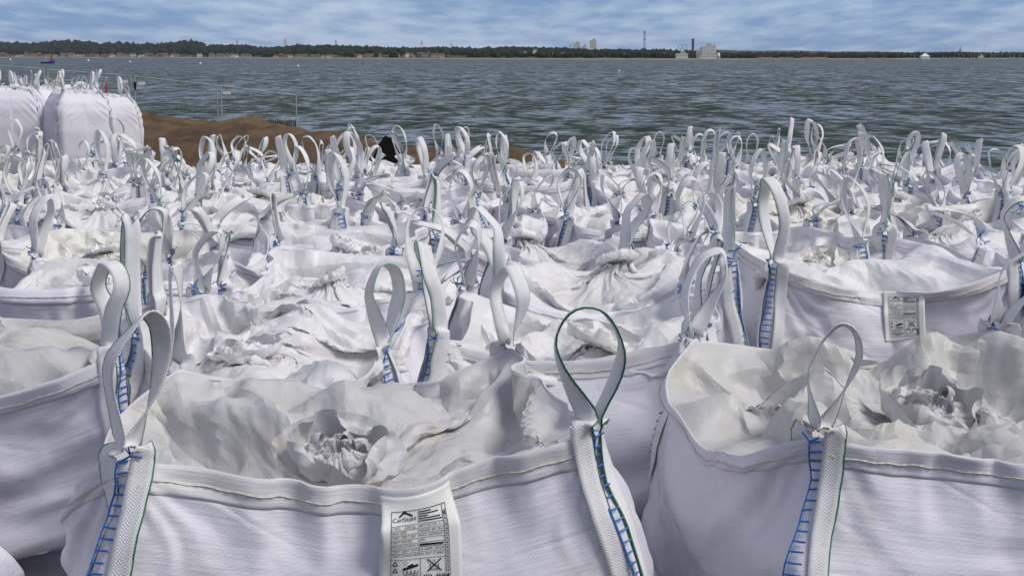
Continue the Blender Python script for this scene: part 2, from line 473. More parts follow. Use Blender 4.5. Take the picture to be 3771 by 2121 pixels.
        vs = [(slice(0, Nv - 1, 2), slice(1, Nv, 2)), (slice(1, Nv - 1, 2), slice(2, Nv, 2))]
        v2 = []
        for o in range(4):
            ja = np.arange(o, Nv - 2, 4); ja = ja[(ja != jr - 1)]; v2.append((ja, ja + 2))      # the hem is a free hinge
        bend_u = bend_v = (.5, .35)[lev]
        for it in range(steps[lev]):
            g = .0010 if it < steps[lev] * .8 else .0005
            V *= .93
            P0 = P.copy()
            P += V * w[..., None]; P[..., 2] -= g * w
            for sub in range(3):
                P[pin] = tgt[pin]
                for e in ev:
                    solve((e, slice(None)), ((e + 1) % Nu2, slice(None)), ru[e], 1.)
                for va, vb in vs:
                    solve((slice(None), va), (slice(None), vb), rv[:, va], 1.)
                if sub == 0:
                    for e in ev:
                        solve((e, slice(0, Nv - 1)), ((e + 1) % Nu2, slice(1, Nv)), rd1[e], .5)
                        solve(((e + 1) % Nu2, slice(0, Nv - 1)), (e, slice(1, Nv)), rd2[e], .5)
                    for e in e4:
                        solve((e, slice(None)), ((e + 2) % Nu2, slice(None)), b2u[e], bend_u)
                    for ja, jb in v2:
                        solve((slice(None), ja), (slice(None), jb), b2v[:, ja], bend_v)
            P[:, jr, 2] = np.maximum(P[:, jr, 2], rim_floor)
            P[:, jr - 1:jr + 2, :2] += (push * w[:, jr][:, None])[:, None]
            # contents
            S = P[:, jr + 1:]
            h = hf(S[..., 0], S[..., 1]) + .004
            low = S[..., 2] < h
            S[..., 2] = np.where(low, h, S[..., 2])
            Vn = P - P0
            Vn[:, jr + 1:][low] *= .3
            # skirt stays inside the rim square
            lim = a - float(np.mean(corner_in)) - .02
            P[:, jr + 3:, :2] = np.clip(P[:, jr + 3:, :2], -lim, lim)
            # walls: pressed out by the contents up to the fill line, held in by the neighbours
            Wl = P[:, 1:jr + 1]
            q = np.abs(Wl[..., :2]); m = q.argmax(-1)
            mx = q.max(-1)
            lo = a * (.985 - .22 * sm((Wl[..., 2] - (fill - .18)) / .22)); hi = a * (1.03 + .08 * sm((Wl[..., 2] - (fill - .05)) / .1))
            sc = np.where(mx < lo, lo / mx, np.where(mx > hi, hi / mx, 1.0))
            ww = w[:, 1:jr + 1]
            sc = 1 + (sc - 1) * ww * .5
            Wl[..., :2] *= sc[..., None]
            V = Vn
            np.clip(V, -.02, .02, out=V)
    S = P[:, jr + 1:-1]                                   # take the jitter out, keep the folds
    for _ in range(2):
        L = .25 * (np.roll(P, 1, 0)[:, jr + 1:-1] + np.roll(P, -1, 0)[:, jr + 1:-1] + P[:, jr:-2] + P[:, jr + 2:])
        S += .42 * (L - S)
    return P, Nw * 2

def upsample(P, f, jr, seed=0, soft=.25):
    """Finer grids of wall (smooth) and skirt (flat facets, each lattice cell split along one diagonal; a little rounding)."""
    def cr(p0, p1, p2, p3, t):
        return .5 * ((2 * p1) + (-p0 + p2) * t + (2 * p0 - 5 * p1 + 4 * p2 - p3) * t * t + (-p0 + 3 * p1 - 3 * p2 + p3) * t ** 3)
    def around(A):
        out = np.zeros((A.shape[0] * f, A.shape[1], 3), np.float32)
        for k in range(f):
            out[k::f] = cr(np.roll(A, 1, 0), A, np.roll(A, -1, 0), np.roll(A, -2, 0), k / f)
        return out
    def seg(A):
        n = A.shape[1]
        E = np.concatenate([2 * A[:, :1] - A[:, 1:2], A, 2 * A[:, -1:] - A[:, -2:-1]], 1)
        o = np.zeros((A.shape[0], (n - 1) * f + 1, 3), np.float32)
        for k in range(f):
            o[:, k:-1:f] = cr(E[:, 0:-3], E[:, 1:-2], E[:, 2:-1], E[:, 3:], k / f)
        o[:, -1] = A[:, -1]
        return o
    w_ = seg(around(P[:, :jr + 1])); sm_ = seg(around(P[:, jr:]))
    S = P[:, jr:]; nu, nv = S.shape[:2]
    a = S[:, :-1]; b = np.roll(S, -1, 0)[:, :-1]; c = np.roll(S, -1, 0)[:, 1:]; d = S[:, 1:]
    diag = (((a - c) ** 2).sum(-1) < ((b - d) ** 2).sum(-1))[..., None]           # split along the shorter diagonal
    fac = np.zeros((nu * f, (nv - 1) * f + 1, 3), np.float32)
    for p in range(f):
        for q in range(f):
            x, y = p / f, q / f
            t1 = a + (b - a) * x + (c - b) * y if x >= y else a + (d - a) * y + (c - d) * x
            t2 = a + (b - a) * x + (d - a) * y if x + y <= 1 else c + (d - c) * (1 - x) + (b - c) * (1 - y)
            fac[p::f, q:-1:f] = np.where(diag, t1, t2)
    fac[:, -1] = sm_[:, -1]
    k = np.full(fac.shape[1], soft); k[:f] = np.linspace(1, soft, f)
    return w_, (fac * (1 - k[None, :, None]) + sm_ * k[None, :, None]).astype(np.float32)

def grid_normals(P, periodic=True):
    du = (np.roll(P, -1, 0) - np.roll(P, 1, 0))
    dv = np.zeros_like(P); dv[:, 1:-1] = P[:, 2:] - P[:, :-2]; dv[:, 0] = P[:, 1] - P[:, 0]; dv[:, -1] = P[:, -1] - P[:, -2]
    n = np.cross(du, dv); n /= np.linalg.norm(n, axis=-1, keepdims=True) + 1e-9
    return n

# ================================================================ bulk bags: geometry
def bil(S, u, v):
    """Bilinear sample of a periodic grid S[u, v]."""
    u = np.asarray(u, float); v = np.clip(np.asarray(v, float), 0, S.shape[1] - 1.001)
    i = np.floor(u).astype(int); j = np.floor(v).astype(int)
    fu = (u - i)[..., None]; fv = (v - j)[..., None]; n = S.shape[0]
    return (S[i % n, j] * (1 - fu) + S[(i + 1) % n, j] * fu) * (1 - fv) + (S[i % n, j + 1] * (1 - fu) + S[(i + 1) % n, j + 1] * fu) * fv

def ring_grid(name, P, mat, lu, lv, smooth=True):
    nu, nv = P.shape[:2]
    i = np.arange(nu)[:, None]; j = np.arange(nv - 1)[None]
    a = i * nv + j; b = ((i + 1) % nu) * nv + j
    F = np.stack([a, b, b + 1, a + 1], -1).reshape(-1, 4)
    I = np.broadcast_to(i, a.shape); J = np.broadcast_to(j, a.shape)
    uv = np.stack([np.stack([I, J], -1), np.stack([I + 1, J], -1), np.stack([I + 1, J + 1], -1), np.stack([I, J + 1], -1)], 2).astype(np.float32)
    uv = uv.reshape(-1, 4, 2) * np.array([lu, lv], np.float32)
    me = new_mesh(name, P, F, mat, True, uv)
    if not smooth: me.set_sharp_from_angle(angle=math.radians(19))
    return me

def catmull(C, n):
    C = np.asarray(C, float); E = np.vstack([2 * C[0] - C[1], C, 2 * C[-1] - C[-2]])
    t = np.linspace(0, len(C) - 1 - 1e-9, n); k = np.floor(t).astype(int); f = (t - k)[:, None]
    p0, p1, p2, p3 = E[k], E[k + 1], E[k + 2], E[k + 3]
    return .5 * (2 * p1 + (p2 - p0) * f + (2 * p0 - 5 * p1 + 4 * p2 - p3) * f ** 2 + (-p0 + 3 * p1 - 3 * p2 + p3) * f ** 3)

def loop_shape(r, kind):
    """(along, height) control points of a sling loop, both in units of its half-width and height."""
    j = lambda s: (r.rand() - .5) * s
    if kind == 'tear':
        return [(-.22, .14), (-.85 + j(.2), .50 + j(.08)), (-.98 + j(.2), .74), (-.55, .95), (0 + j(.3), 1.02), (.58, .93), (1.0 + j(.2), .70), (.80 + j(.2), .46), (.22, .13)]
    if kind == 'arch':
        return [(-.45, .15), (-.95, .50), (-1.0, .78), (-.6, .97), (0 + j(.2), 1.03), (.6, .97), (1.0, .76), (.95, .48), (.45, .15)]
    if kind == 'fold':                                # the two strips lie close, sharp bend at the top
        s = .5 if r.rand() < .5 else -.5
        return [(-.25 + s * .2, .2), (-.30 + s, .55), (-.28 + s, .86), (-.12 + s, .985), (.12 + s, 1.0), (.34 + s, .90), (.42 + s * .8, .55), (.30 + s * .2, .2)]
    if kind == 'hook':
        s = 1 if r.rand() < .5 else -1
        return [(-.2, .15), (-.25 + .2 * s, .55), (-.1 + .5 * s, .88), (.35 * s + .5 * s, 1.0), (1.2 * s, .92), (1.45 * s, .66), (1.05 * s, .42), (.4, .15)]
    return [(-.2, .15), (-.5, .5), (-.6, .8), (0, 1), (.6, .8), (.5, .5), (.2, .15)]

LOOP_W = .047
def make_loop(S, lu, lv, corner, rng, spec, down=.40):
    """Webbing ribbon: up one face of the corner, round the loop, down the other face. Returns meshes."""
    nu, nv = S.shape[:2]
    jr = nv - 1
    NRM = grid_normals(S)
    off = spec.get('split', .036)
    uA, uB = corner - off / lu, corner + off / lu
    rows = np.arange(int(down / lv), 0, -1)
    rows = np.linspace(min(down / lv, jr - 1), 0, 13)
    A = bil(S, np.full(13, uA), jr - rows) + bil(NRM, np.full(13, uA), jr - rows) * .007
    B = bil(S, np.full(13, uB), jr - rows) + bil(NRM, np.full(13, uB), jr - rows) * .007
    if spec.get('hideA'): A -= bil(NRM, np.full(13, uA), jr - rows) * .016
    dA = bil(S, np.array([uA + 2]), np.array([jr - .01]))[0] - bil(S, np.array([uA - 2]), np.array([jr - .01]))[0]
    dB = bil(S, np.array([uB + 2]), np.array([jr - .01]))[0] - bil(S, np.array([uB - 2]), np.array([jr - .01]))[0]
    dA /= np.linalg.norm(dA); dB /= np.linalg.norm(dB)
    wA = bil(S, np.full(13, uA) + 2, jr - rows) - bil(S, np.full(13, uA) - 2, jr - rows)
    wB = bil(S, np.full(13, uB) + 2, jr - rows) - bil(S, np.full(13, uB) - 2, jr - rows)
    wA /= np.linalg.norm(wA, axis=1, keepdims=True); wB /= np.linalg.norm(wB, axis=1, keepdims=True); wB = -wB
    a, b = A[-1], B[-1]
    M = .5 * (a + b); t = b - a; t[2] = 0; t /= np.linalg.norm(t); nout = np.array([t[1], -t[0], 0])
    H = spec.get('h', .235 + rng.rand() * .10); Wd = spec.get('w', .040 + rng.rand() * .024)
    kind = spec.get('kind') or ['tear', 'tear', 'tear', 'tear', 'arch', 'fold', 'fold', 'hook'][rng.randint(8)]
    if kind == 'fold': Wd *= .62
    lean = np.array(spec.get('lean', ((rng.rand() - .5) * .22, (rng.rand() - .5) * .18)))       # along t, along outward
    face = .785 * (1, -1, 1, -1)[spec.get('k', 0)]      # turns the loop's opening to the bag's front
    if 'lean' not in spec and rng.rand() < .2:           # some have flopped over
        an_ = rng.rand() * 6.28; lean = np.array([math.cos(an_), math.sin(an_)]) * (.15 + .08 * rng.rand()); H *= .92
    yaw = spec.get('yaw', face + (rng.rand() - .5) * (1.1 if rng.rand() < .78 else 3.4))
    tw = spec.get('twist', (rng.rand() - .5) * 1.1)
    ctrl = [a, a + np.array([0, 0, .03])]
    cp = loop_shape(rng, kind)
    hs = [0, .05]
    for p, h in cp:
        ph = yaw * min(1, h * 1.3)
        dirp = t * math.cos(ph) + nout * math.sin(ph)
        hh = h * H
        q = M + dirp * (p * Wd) + np.array([0, 0, hh]) + (t * lean[0] + nout * lean[1]) * h ** 1.6
        q[2] -= (lean[0] ** 2 + lean[1] ** 2) * 2.2 * h ** 2
        q += (rng.rand(3) - .5) * .012 * h
        ctrl.append(q); hs.append(h)
    ctrl += [b + np.array([0, 0, .03]), b]; hs += [.05, 0]
    n = 40
    C = catmull(ctrl, n); Hs = np.interp(np.linspace(0, 1, n), np.linspace(0, 1, len(hs)), hs)
    T = np.gradient(C, axis=0); T /= np.linalg.norm(T, axis=1, keepdims=True)
    s = np.linspace(0, 1, n)
    Wv = np.zeros((n, 3))
    for i in range(n):
        ph = yaw * min(1, Hs[i] * 1.3)
        mid = -t * math.sin(ph) + nout * math.cos(ph)
        kk = sm(np.array(Hs[i] / .45))
        side = wA[-1] if s[i] < .5 else wB[-1]
        w = side * (1 - kk) + mid * kk
        w = w - T[i] * (w @ T[i]); w /= np.linalg.norm(w) + 1e-9
        ang = tw * math.sin(s[i] * math.pi) * math.sin(s[i] * math.pi * 2 + 1) + (rng.rand() - .5) * .04
        Wv[i] = w * math.cos(ang) + np.cross(T[i], w) * math.sin(ang)
    CC = np.vstack([A[:-1], C, B[::-1][1:]]); WW = np.vstack([wA[:-1], Wv, wB[::-1][1:]])
    TT = np.gradient(CC, axis=0); TT /= np.linalg.norm(TT, axis=1, keepdims=True)
    for i in range(2):                                   # even out the ribbon's direction
        WW[1:-1] = (WW[:-2] + 2 * WW[1:-1] + WW[2:]); 
        WW -= TT * (WW * TT).sum(1, keepdims=True); WW /= np.linalg.norm(WW, axis=1, keepdims=True)
    NN = np.cross(TT, WW)
    hw = LOOP_W / 2; th = .0014; m = len(CC)
    cup = .003 * np.sin(np.linspace(0, 9, m) + rng.rand() * 6)[:, None]
    xs = [-1, -.5, 0, .5, 1]
    top = [CC + WW * (x * hw) + NN * (th + cup * (1 - x * x)) for x in xs]
    bot = [CC + WW * (x * hw) + NN * (-th + cup * (1 - x * x)) for x in xs[::-1]]
    R = np.stack(top + bot, 1)                           # m, 10, 3
    k = R.shape[1]
    i = np.arange(m - 1)[:, None]; q = np.arange(k)[None]
    F = np.stack([i * k + q, i * k + (q + 1) % k, (i + 1) * k + (q + 1) % k, (i + 1) * k + q], -1).reshape(-1, 4)
    ln = np.concatenate([[0], np.cumsum(np.linalg.norm(np.diff(CC, axis=0), axis=1))])
    xu = np.array([0, .25, .5, .75, 1, 1, .75, .5, .25, 0]) * LOOP_W
    u0 = np.broadcast_to(xu[q], (m - 1, k)); u1 = np.broadcast_to(xu[(q + 1) % k], (m - 1, k))
    v0 = np.broadcast_to(ln[i], (m - 1, k)); v1 = np.broadcast_to(ln[i + 1], (m - 1, k))
    uv = np.stack([np.stack([u0, v0], -1), np.stack([u1, v0], -1), np.stack([u1, v1], -1), np.stack([u0, v1], -1)], 2).reshape(-1, 4, 2)
    web = new_mesh('lifting_loop', R, F, 'web', True, uv)
    # coloured selvedge thread along one edge
    sd = spec.get('thread_side', 1)
    thr = CC + WW * (sd * (hw + .0006))
    V, Ft = tube(thr, spec.get('thread_r', .0017), 4)
    col = spec.get('thread') or ('green' if rng.rand() < .4 else 'palegreen')
    thread = new_mesh('edge_thread', V, Ft, col)
    # blue overlock ladder down the corner seam, a tuft of thread ends at its top
    mb = MB()
    up = spec.get('stitch_up', .05 + .10 * rng.rand())
    nr = int((down + up) / .022)
    L0, L1 = [], []
    so = spec.get('stitch_off', 0.0)
    for q_ in range(nr):
        z = down - q_ * .022
        if z >= 0:
            v = jr - z / lv
            p0 = bil(S, np.array([corner + (so - .013) / lu]), np.array([v]))[0]; p1 = bil(S, np.array([corner + (so + .014) / lu]), np.array([v + .3]))[0]
            nn = bil(NRM, np.array([corner]), np.array([v]))[0]
            p0 = p0 + nn * .011; p1 = p1 + nn * .011
        else:
            f = -z / .30
            ii = int(np.clip(12 + f * 20, 12, m - 1))
            base = .5 * (CC[ii] + CC[m - 1 - ii]) if spec.get('stitch_mid', False) else CC[m - 1 - ii]
            w_ = WW[m - 1 - ii]
            sgn_ = NN[m - 1 - ii]
            p0 = base + w_ * (hw * .99) + sgn_ * .0; p1 = base + w_ * (hw * .99 - .024) + sgn_ * .0045
            q0 = base + w_ * (hw * .99 - .024) - sgn_ * .0045
        L0.append(p0); L1.append(p1)
        jit = (rng.rand(3) - .5) * .004
        mb.tube([p0, .5 * (p0 + p1) + jit, p1 + jit], .0023, 4)
        if z < 0: mb.tube([p0, q0 + jit], .0023, 4)
    if len(L0) > 2:
        mb.tube(L0, .0022, 4)
    top_ = np.array(L0[-1])
    for q_ in range(4):
        d = (rng.rand(3) - .5) * np.array([.05, .05, .03]); d[2] += .012
        mb.tube([top_, top_ + d * .6 + (rng.rand(3) - .5) * .012, top_ + d], .0018, 4)
    stitch = new_mesh('stitching', mb.V, mb.F, 'blue')
    return web, stitch, thread

def ruffle(rng, length, edge, rise, nu=96, nv=11, steps=60):
    """A gathered tube end, relaxed as cloth: its edge is far longer than its neck, so it folds into ruffles."""
    th = np.arange(nu) / nu * 2 * math.pi; s = np.linspace(0, 1, nv)
    P = np.zeros((nu, nv, 3), np.float32)
    wob = np.cumsum(rng.randn(nu)); wob -= np.linspace(0, wob[-1], nu)
    r_ = .020 + length * .62 * s[None] * (1 + .3 * np.sin(5 * th + rng.rand() * 6)[:, None] + .5 * (rng.rand(nu)[:, None] - .5))
    ang = th[:, None] + .05 * wob[:, None] * s[None]
    P[..., 0] = r_ * np.cos(ang); P[..., 1] = r_ * np.sin(ang); P[..., 2] = rise * s[None] * (1 + .6 * (rng.rand(nu)[:, None] - .5)) + .01
    pin = np.zeros((nu, nv), bool); pin[:, :2] = True; tgt = P.copy()
    w = np.where(pin, 0., 1.).astype(np.float32)
    ru = ((.15 + (edge - .15) * s ** .8) / nu)[None].repeat(nu, 0).astype(np.float32); rv = length / (nv - 1)
    V = np.zeros_like(P); ev = [np.arange(0, nu, 2), np.arange(1, nu, 2)]
    def solve(a, b, rest, k):
        A_, B_ = P[a], P[b]; d = B_ - A_; l = np.sqrt((d * d).sum(-1)) + 1e-7
        wa, wb = w[a], w[b]; c = k * (l - rest) / (l * (wa + wb + 1e-6)); d *= c[..., None]
        P[a] = A_ + d * wa[..., None]; P[b] = B_ - d * wb[..., None]
    rd = np.sqrt(ru[:, :-1] ** 2 + rv ** 2)
    for it in range(steps):
        V *= .9; P0 = P.copy(); P += V * w[..., None]; P[..., 2] -= .00022 * w
        for sub in range(2):
            for e in ev: solve((e, slice(None)), ((e + 1) % nu, slice(None)), ru[e], 1.)
            for o in (0, 1): solve((slice(None), slice(o, nv - 1, 2)), (slice(None), slice(o + 1, nv, 2)), rv, 1.)
            for e in ev:
                solve((e, slice(0, nv - 1)), ((e + 1) % nu, slice(1, nv)), rd[e], .4); solve(((e + 1) % nu, slice(0, nv - 1)), (e, slice(1, nv)), rd[e], .4)
            for st, kb in ((2, .5), (4, .35)):
                for o in range(2):
                    e = np.arange(nu)[(np.arange(nu) // st) % 2 == o]; solve((e, slice(None)), ((e + st) % nu, slice(None)), ru[e] * st, kb)
            for o in range(4):
                ja = np.arange(o, nv - 2, 4); solve((slice(None), ja), (slice(None), ja + 2), 2 * rv, .6)
        P[..., 2] = np.maximum(P[..., 2], .004); P[pin] = tgt[pin]
        V = np.clip(P - P0, -.01, .01)
    return P

def rosette_mesh(rng, R=.10, H=.10, mat='cover'):
    """The gathered end of the skirt above its tie: ruffles of cloth, the outer ones spread, the inner ones upright."""
    Vs, Fs, UVs = [], [], []
    off = 0
    for length, edge, rise in ((R * 1.25, R * 7.5, H * .45), (R * 1.1, R * 6.0, H * 1.1), (R * 1.0, R * 4.2, H * 1.35)):
        P = ruffle(rng, length, edge, rise)
        P[..., 2] *= 1.55; P[..., :2] *= .92
        _, P = upsample(P, 2, 0, soft=.35)
        nt, ns = P.shape[:2]
        P = crumple(P, .006, .006, rng.randint(9999), [(.06, .010, 0), (.03, .004, 0)], np.linspace(.2, 1, ns))
        i = np.arange(nt)[:, None]; j = np.arange(ns - 1)[None]
        a = i * ns + j; b = ((i + 1) % nt) * ns + j
        Fs.append(np.stack([a, b, b + 1, a + 1], -1).reshape(-1, 4) + off)
        I = np.broadcast_to(i, a.shape) * .006; J = np.broadcast_to(j, a.shape) * .006
        UVs.append(np.stack([np.stack([I, J], -1), np.stack([I + .006, J], -1), np.stack([I + .006, J + .006], -1), np.stack([I, J + .006], -1)], 2).reshape(-1, 4, 2))
        Vs.append(P.reshape(-1, 3)); off += nt * ns
    me = new_mesh('tied_spout', np.vstack(Vs), np.vstack(Fs), mat, True, np.vstack(UVs)); me.set_sharp_from_angle(angle=math.radians(32))
    return me

def crumple(P, lu, lv, seed, amps, edge_fade):
    """Facets and creases pressed into the cloth, along its normal."""
    nu, nv = P.shape[:2]
    # isotropic planar coordinates that close round the bag: use the cloth's own rest coordinates, blended at the seam
    U = (np.arange(nu) * lu)[:, None] + np.zeros((1, nv)); V = (np.arange(nv) * lv)[None] + np.zeros((nu, 1))
    n = grid_normals(P)
    tot = np.zeros((nu, nv))
    bl = np.clip((np.arange(nu) - nu * .96) / (nu * .04), 0, 1)[:, None]
    for q, (sc, am, rid) in enumerate(amps):
        h = lattice_noise(U, V, sc, seed + q * 13, .13)
        h2 = lattice_noise(U - nu * lu, V, sc, seed + q * 13, .13)
        if rid: h = .6 - 2 * np.abs(h); h2 = .6 - 2 * np.abs(h2)
        tot += am * (h * (1 - bl) + h2 * bl)
    return P + n * (tot * edge_fade[None, :])[..., None].astype(np.float32)

def build_variant(seed, up=3, loops=None, knots=1.0, soiled=False, bulge=(0, 0, 0, 0), **kw):
    """All meshes of one open bulk bag, in its own coordinates (base centre at the origin, front = -y)."""
    rng = np.random.RandomState(seed + 1000)
    a = kw.get('a', .46); slack = kw.get('slack', 1.05); zb = kw.get('zb', .42); skirt = kw.get('skirt', .66)
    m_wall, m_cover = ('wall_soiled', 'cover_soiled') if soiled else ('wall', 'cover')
    P, jr = simulate_bag(seed, **kw)
    wl, sk = upsample(P, up, jr, soft=.22)
    lu = 8 * a * slack / wl.shape[0]
    lvw = (np.mean(kw.get('corner_z', (.97,) * 4)) - zb) / (wl.shape[1] - 1); lvs = skirt / (sk.shape[1] - 1)
    nw, ns = wl.shape[1], sk.shape[1]
    # walls: gentle dents; skirt: strong crumple, fading at the hem
    fade = np.ones(ns); fade[:8] = np.linspace(0, 1, 8)
    sk = crumple(sk, lu, lvs, seed, [(.20, .015, 0), (.085, .0065, 0), (.036, .0020, 0)], fade)
    fw = np.ones(nw); fw[-6:] = np.linspace(1, 0, 6); fw[:3] = 0
    wl = crumple(wl, lu, lvw, seed + 3, [(.26, .014, 0), (.34, .010, 1), (.11, .0045, 0), (.05, .0010, 0)], fw)
    # tension wrinkles fanning out of the top corners
    nuw = wl.shape[0]; st = ((np.arange(nuw) + nuw / 8) % (nuw / 4)) * lu; Ls = nuw / 4 * lu
    dn = ((nw - 1 - np.arange(nw)) * lvw)[None]; wr = np.zeros((nuw, nw))
    for c_ in range(2):
        x_ = (st if c_ == 0 else Ls - st)[:, None] + 0 * dn; rr = np.hypot(x_, dn) + 1e-6; an = np.arctan2(dn, x_)
        ph = np.repeat(rng.rand(4) * 6, nuw // 4); ph = np.roll(ph, -(nuw // 8))[:, None]
        amp = np.roll(np.repeat(.003 + .006 * rng.rand(4), nuw // 4), -(nuw // 8))[:, None]
        wv = np.abs(((an * 3.1 + ph + .35 * lattice_noise(x_, dn + 0 * x_, .12, seed + 77)) % 1.0) * 2 - 1) * 2 - 1
        wr += amp * wv * np.exp(-rr / .30) * np.clip((rr - .03) / .10, 0, 1)
    wl = (wl + grid_normals(wl) * (wr * fw[None])[..., None]).astype(np.float32)
    # contents pushing a side out below the hem
    sk_ = (((np.arange(nuw) + nuw // 8) // (nuw // 4)) % 4); ow = np.array([(0, -1), (1, 0), (0, 1), (-1, 0)], np.float32)[sk_]
    bl = np.array(bulge)[sk_] * np.sin(np.pi * st / Ls) ** .8
    wl[..., :2] += (ow * bl[:, None])[:, None] * sm(((nw - 1 - np.arange(nw)) * lvw - .01) / .22)[None, :, None].astype(np.float32)
    sk[:, 0] = wl[:, -1]
    # walls run on down to the ground
    low = []
    for z in (0.0, .02, .12, .27):
        q = wl[:, 0].copy(); k = 1.0 - .05 * (z < .01) + .035 * math.sin(z / zb * math.pi)
        q[:, :2] *= k; q[:, 2] = z; low.append(q)
    W = np.concatenate([np.stack(low, 1), wl], 1)
    out = {}
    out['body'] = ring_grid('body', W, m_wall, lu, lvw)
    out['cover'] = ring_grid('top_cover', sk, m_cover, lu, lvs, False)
    # folded hem band over the rim
    n = grid_normals(wl); kb = max(2, int(round(.055 / lvw)))
    rows = [wl[:, -1 - q] + n[:, -1 - q] * (.0030 if q < kb else .0015) for q in range(kb, -1, -1)]
    rows = [wl[:, -1 - kb] + n[:, -1 - kb] * .0005] + rows
    rows.append(wl[:, -1] + np.array([0, 0, .002], np.float32))
    rows.append(wl[:, -1] - n[:, -1] * .003 + np.array([0, 0, .002], np.float32)); rows.append(wl[:, -2] - n[:, -2] * .003)
    out['hem'] = ring_grid('hem', np.stack(rows, 1).astype(np.float32), m_wall, lu, .012)
    # chain stitch along the hem
    q = kb * .55
    line = bil(wl, np.arange(wl.shape[0]), np.full(wl.shape[0], nw - 1 - q)) + n[:, -2] * .0045
    line[:, 2] += .0012 * np.sin(np.arange(wl.shape[0]) * .55) + .001 * np.sin(np.arange(wl.shape[0]) * .13)
    V, F = tube(line, .0020 + .0009 * np.sin(np.arange(wl.shape[0]) * 1.9), 4, True)
    out['hem_stitch'] = new_mesh('hem_stitching', V, F, 'cord')
    kn = kw.get('knot', (0, 0, .1)); fill = kw.get('fill', .80)
    out['knot'] = None
    if knots:
        out['knot'] = rosette_mesh(rng, .10 * knots, .10 * knots, m_cover); out['knot_loc'] = (kn[0], kn[1], fill + kn[2] + .012); out['knot_rot'] = ((rng.rand() - .5) * .8, (rng.rand() - .5) * .8)
        th = np.linspace(0, 4 * math.pi, 40)
        V, F = tube(np.stack([(.024 + .003 * np.sin(5 * th)) * np.cos(th), .024 * np.sin(th), .010 + th * .0008], 1), .003, 5)
        out['tie'] = new_mesh('tie_cord', V, F, 'cord')
    out['loops'] = []
    nu = wl.shape[0]
    for k in range(4):
        spec = (loops or {}).get(k, {})
        if spec is None: continue
        spec = dict(spec, k=k)
        out['loops'].append(make_loop(wl, lu, lvw, nu // 8 + k * nu // 4, rng, spec, spec.get('down', min(.40, lvw * (nw - 3)))))
    out['wall_grid'] = wl; out['lu'] = lu; out['lv'] = lvw
    return out

def place_bag(var, name, loc, rz, label, group, scale=(1, 1, 1), tie=True):
    root = empty(name, loc, rz); root.scale = scale
    tag(root, label, 'bulk bag', group)
    b = obj('body', var['body'], root)
    h = obj('hem', var['hem'], b); obj('hem_stitching', var['hem_stitch'], b)
    c = obj('top_cover', var['cover'], root)
    if var['knot'] is not None:
        k = obj('tied_spout', var['knot'], c); k.location = var['knot_loc']; k.rotation_euler = (*var['knot_rot'], 0)
        t = obj('tie_cord', var['tie'], c); t.location = var['knot_loc']
    for web, stitch, thread in var['loops']:
        l = obj('lifting_loop', web, root)
        obj('stitching', stitch, l); obj('edge_thread', thread, l)
    return root

# ---------------------------------------------------------------- printed document tag
def text_mesh(s, size):
    cu = bpy.data.curves.new('lettering', 'FONT'); cu.body = s; cu.size = size; cu.resolution_u = 2
    ob = bpy.data.objects.new('lettering', cu); COL.objects.link(ob)
    dg = bpy.context.evaluated_depsgraph_get()
    me = ob.evaluated_get(dg).to_mesh()
    V = np.zeros(len(me.vertices) * 3, np.float32); me.vertices.foreach_get('co', V); V = V.reshape(-1, 3)
    F = [tuple(p.vertices) for p in me.polygons]
    ob.to_mesh_clear(); bpy.data.objects.remove(ob); bpy.data.curves.remove(cu)
    return V[:, :2], F

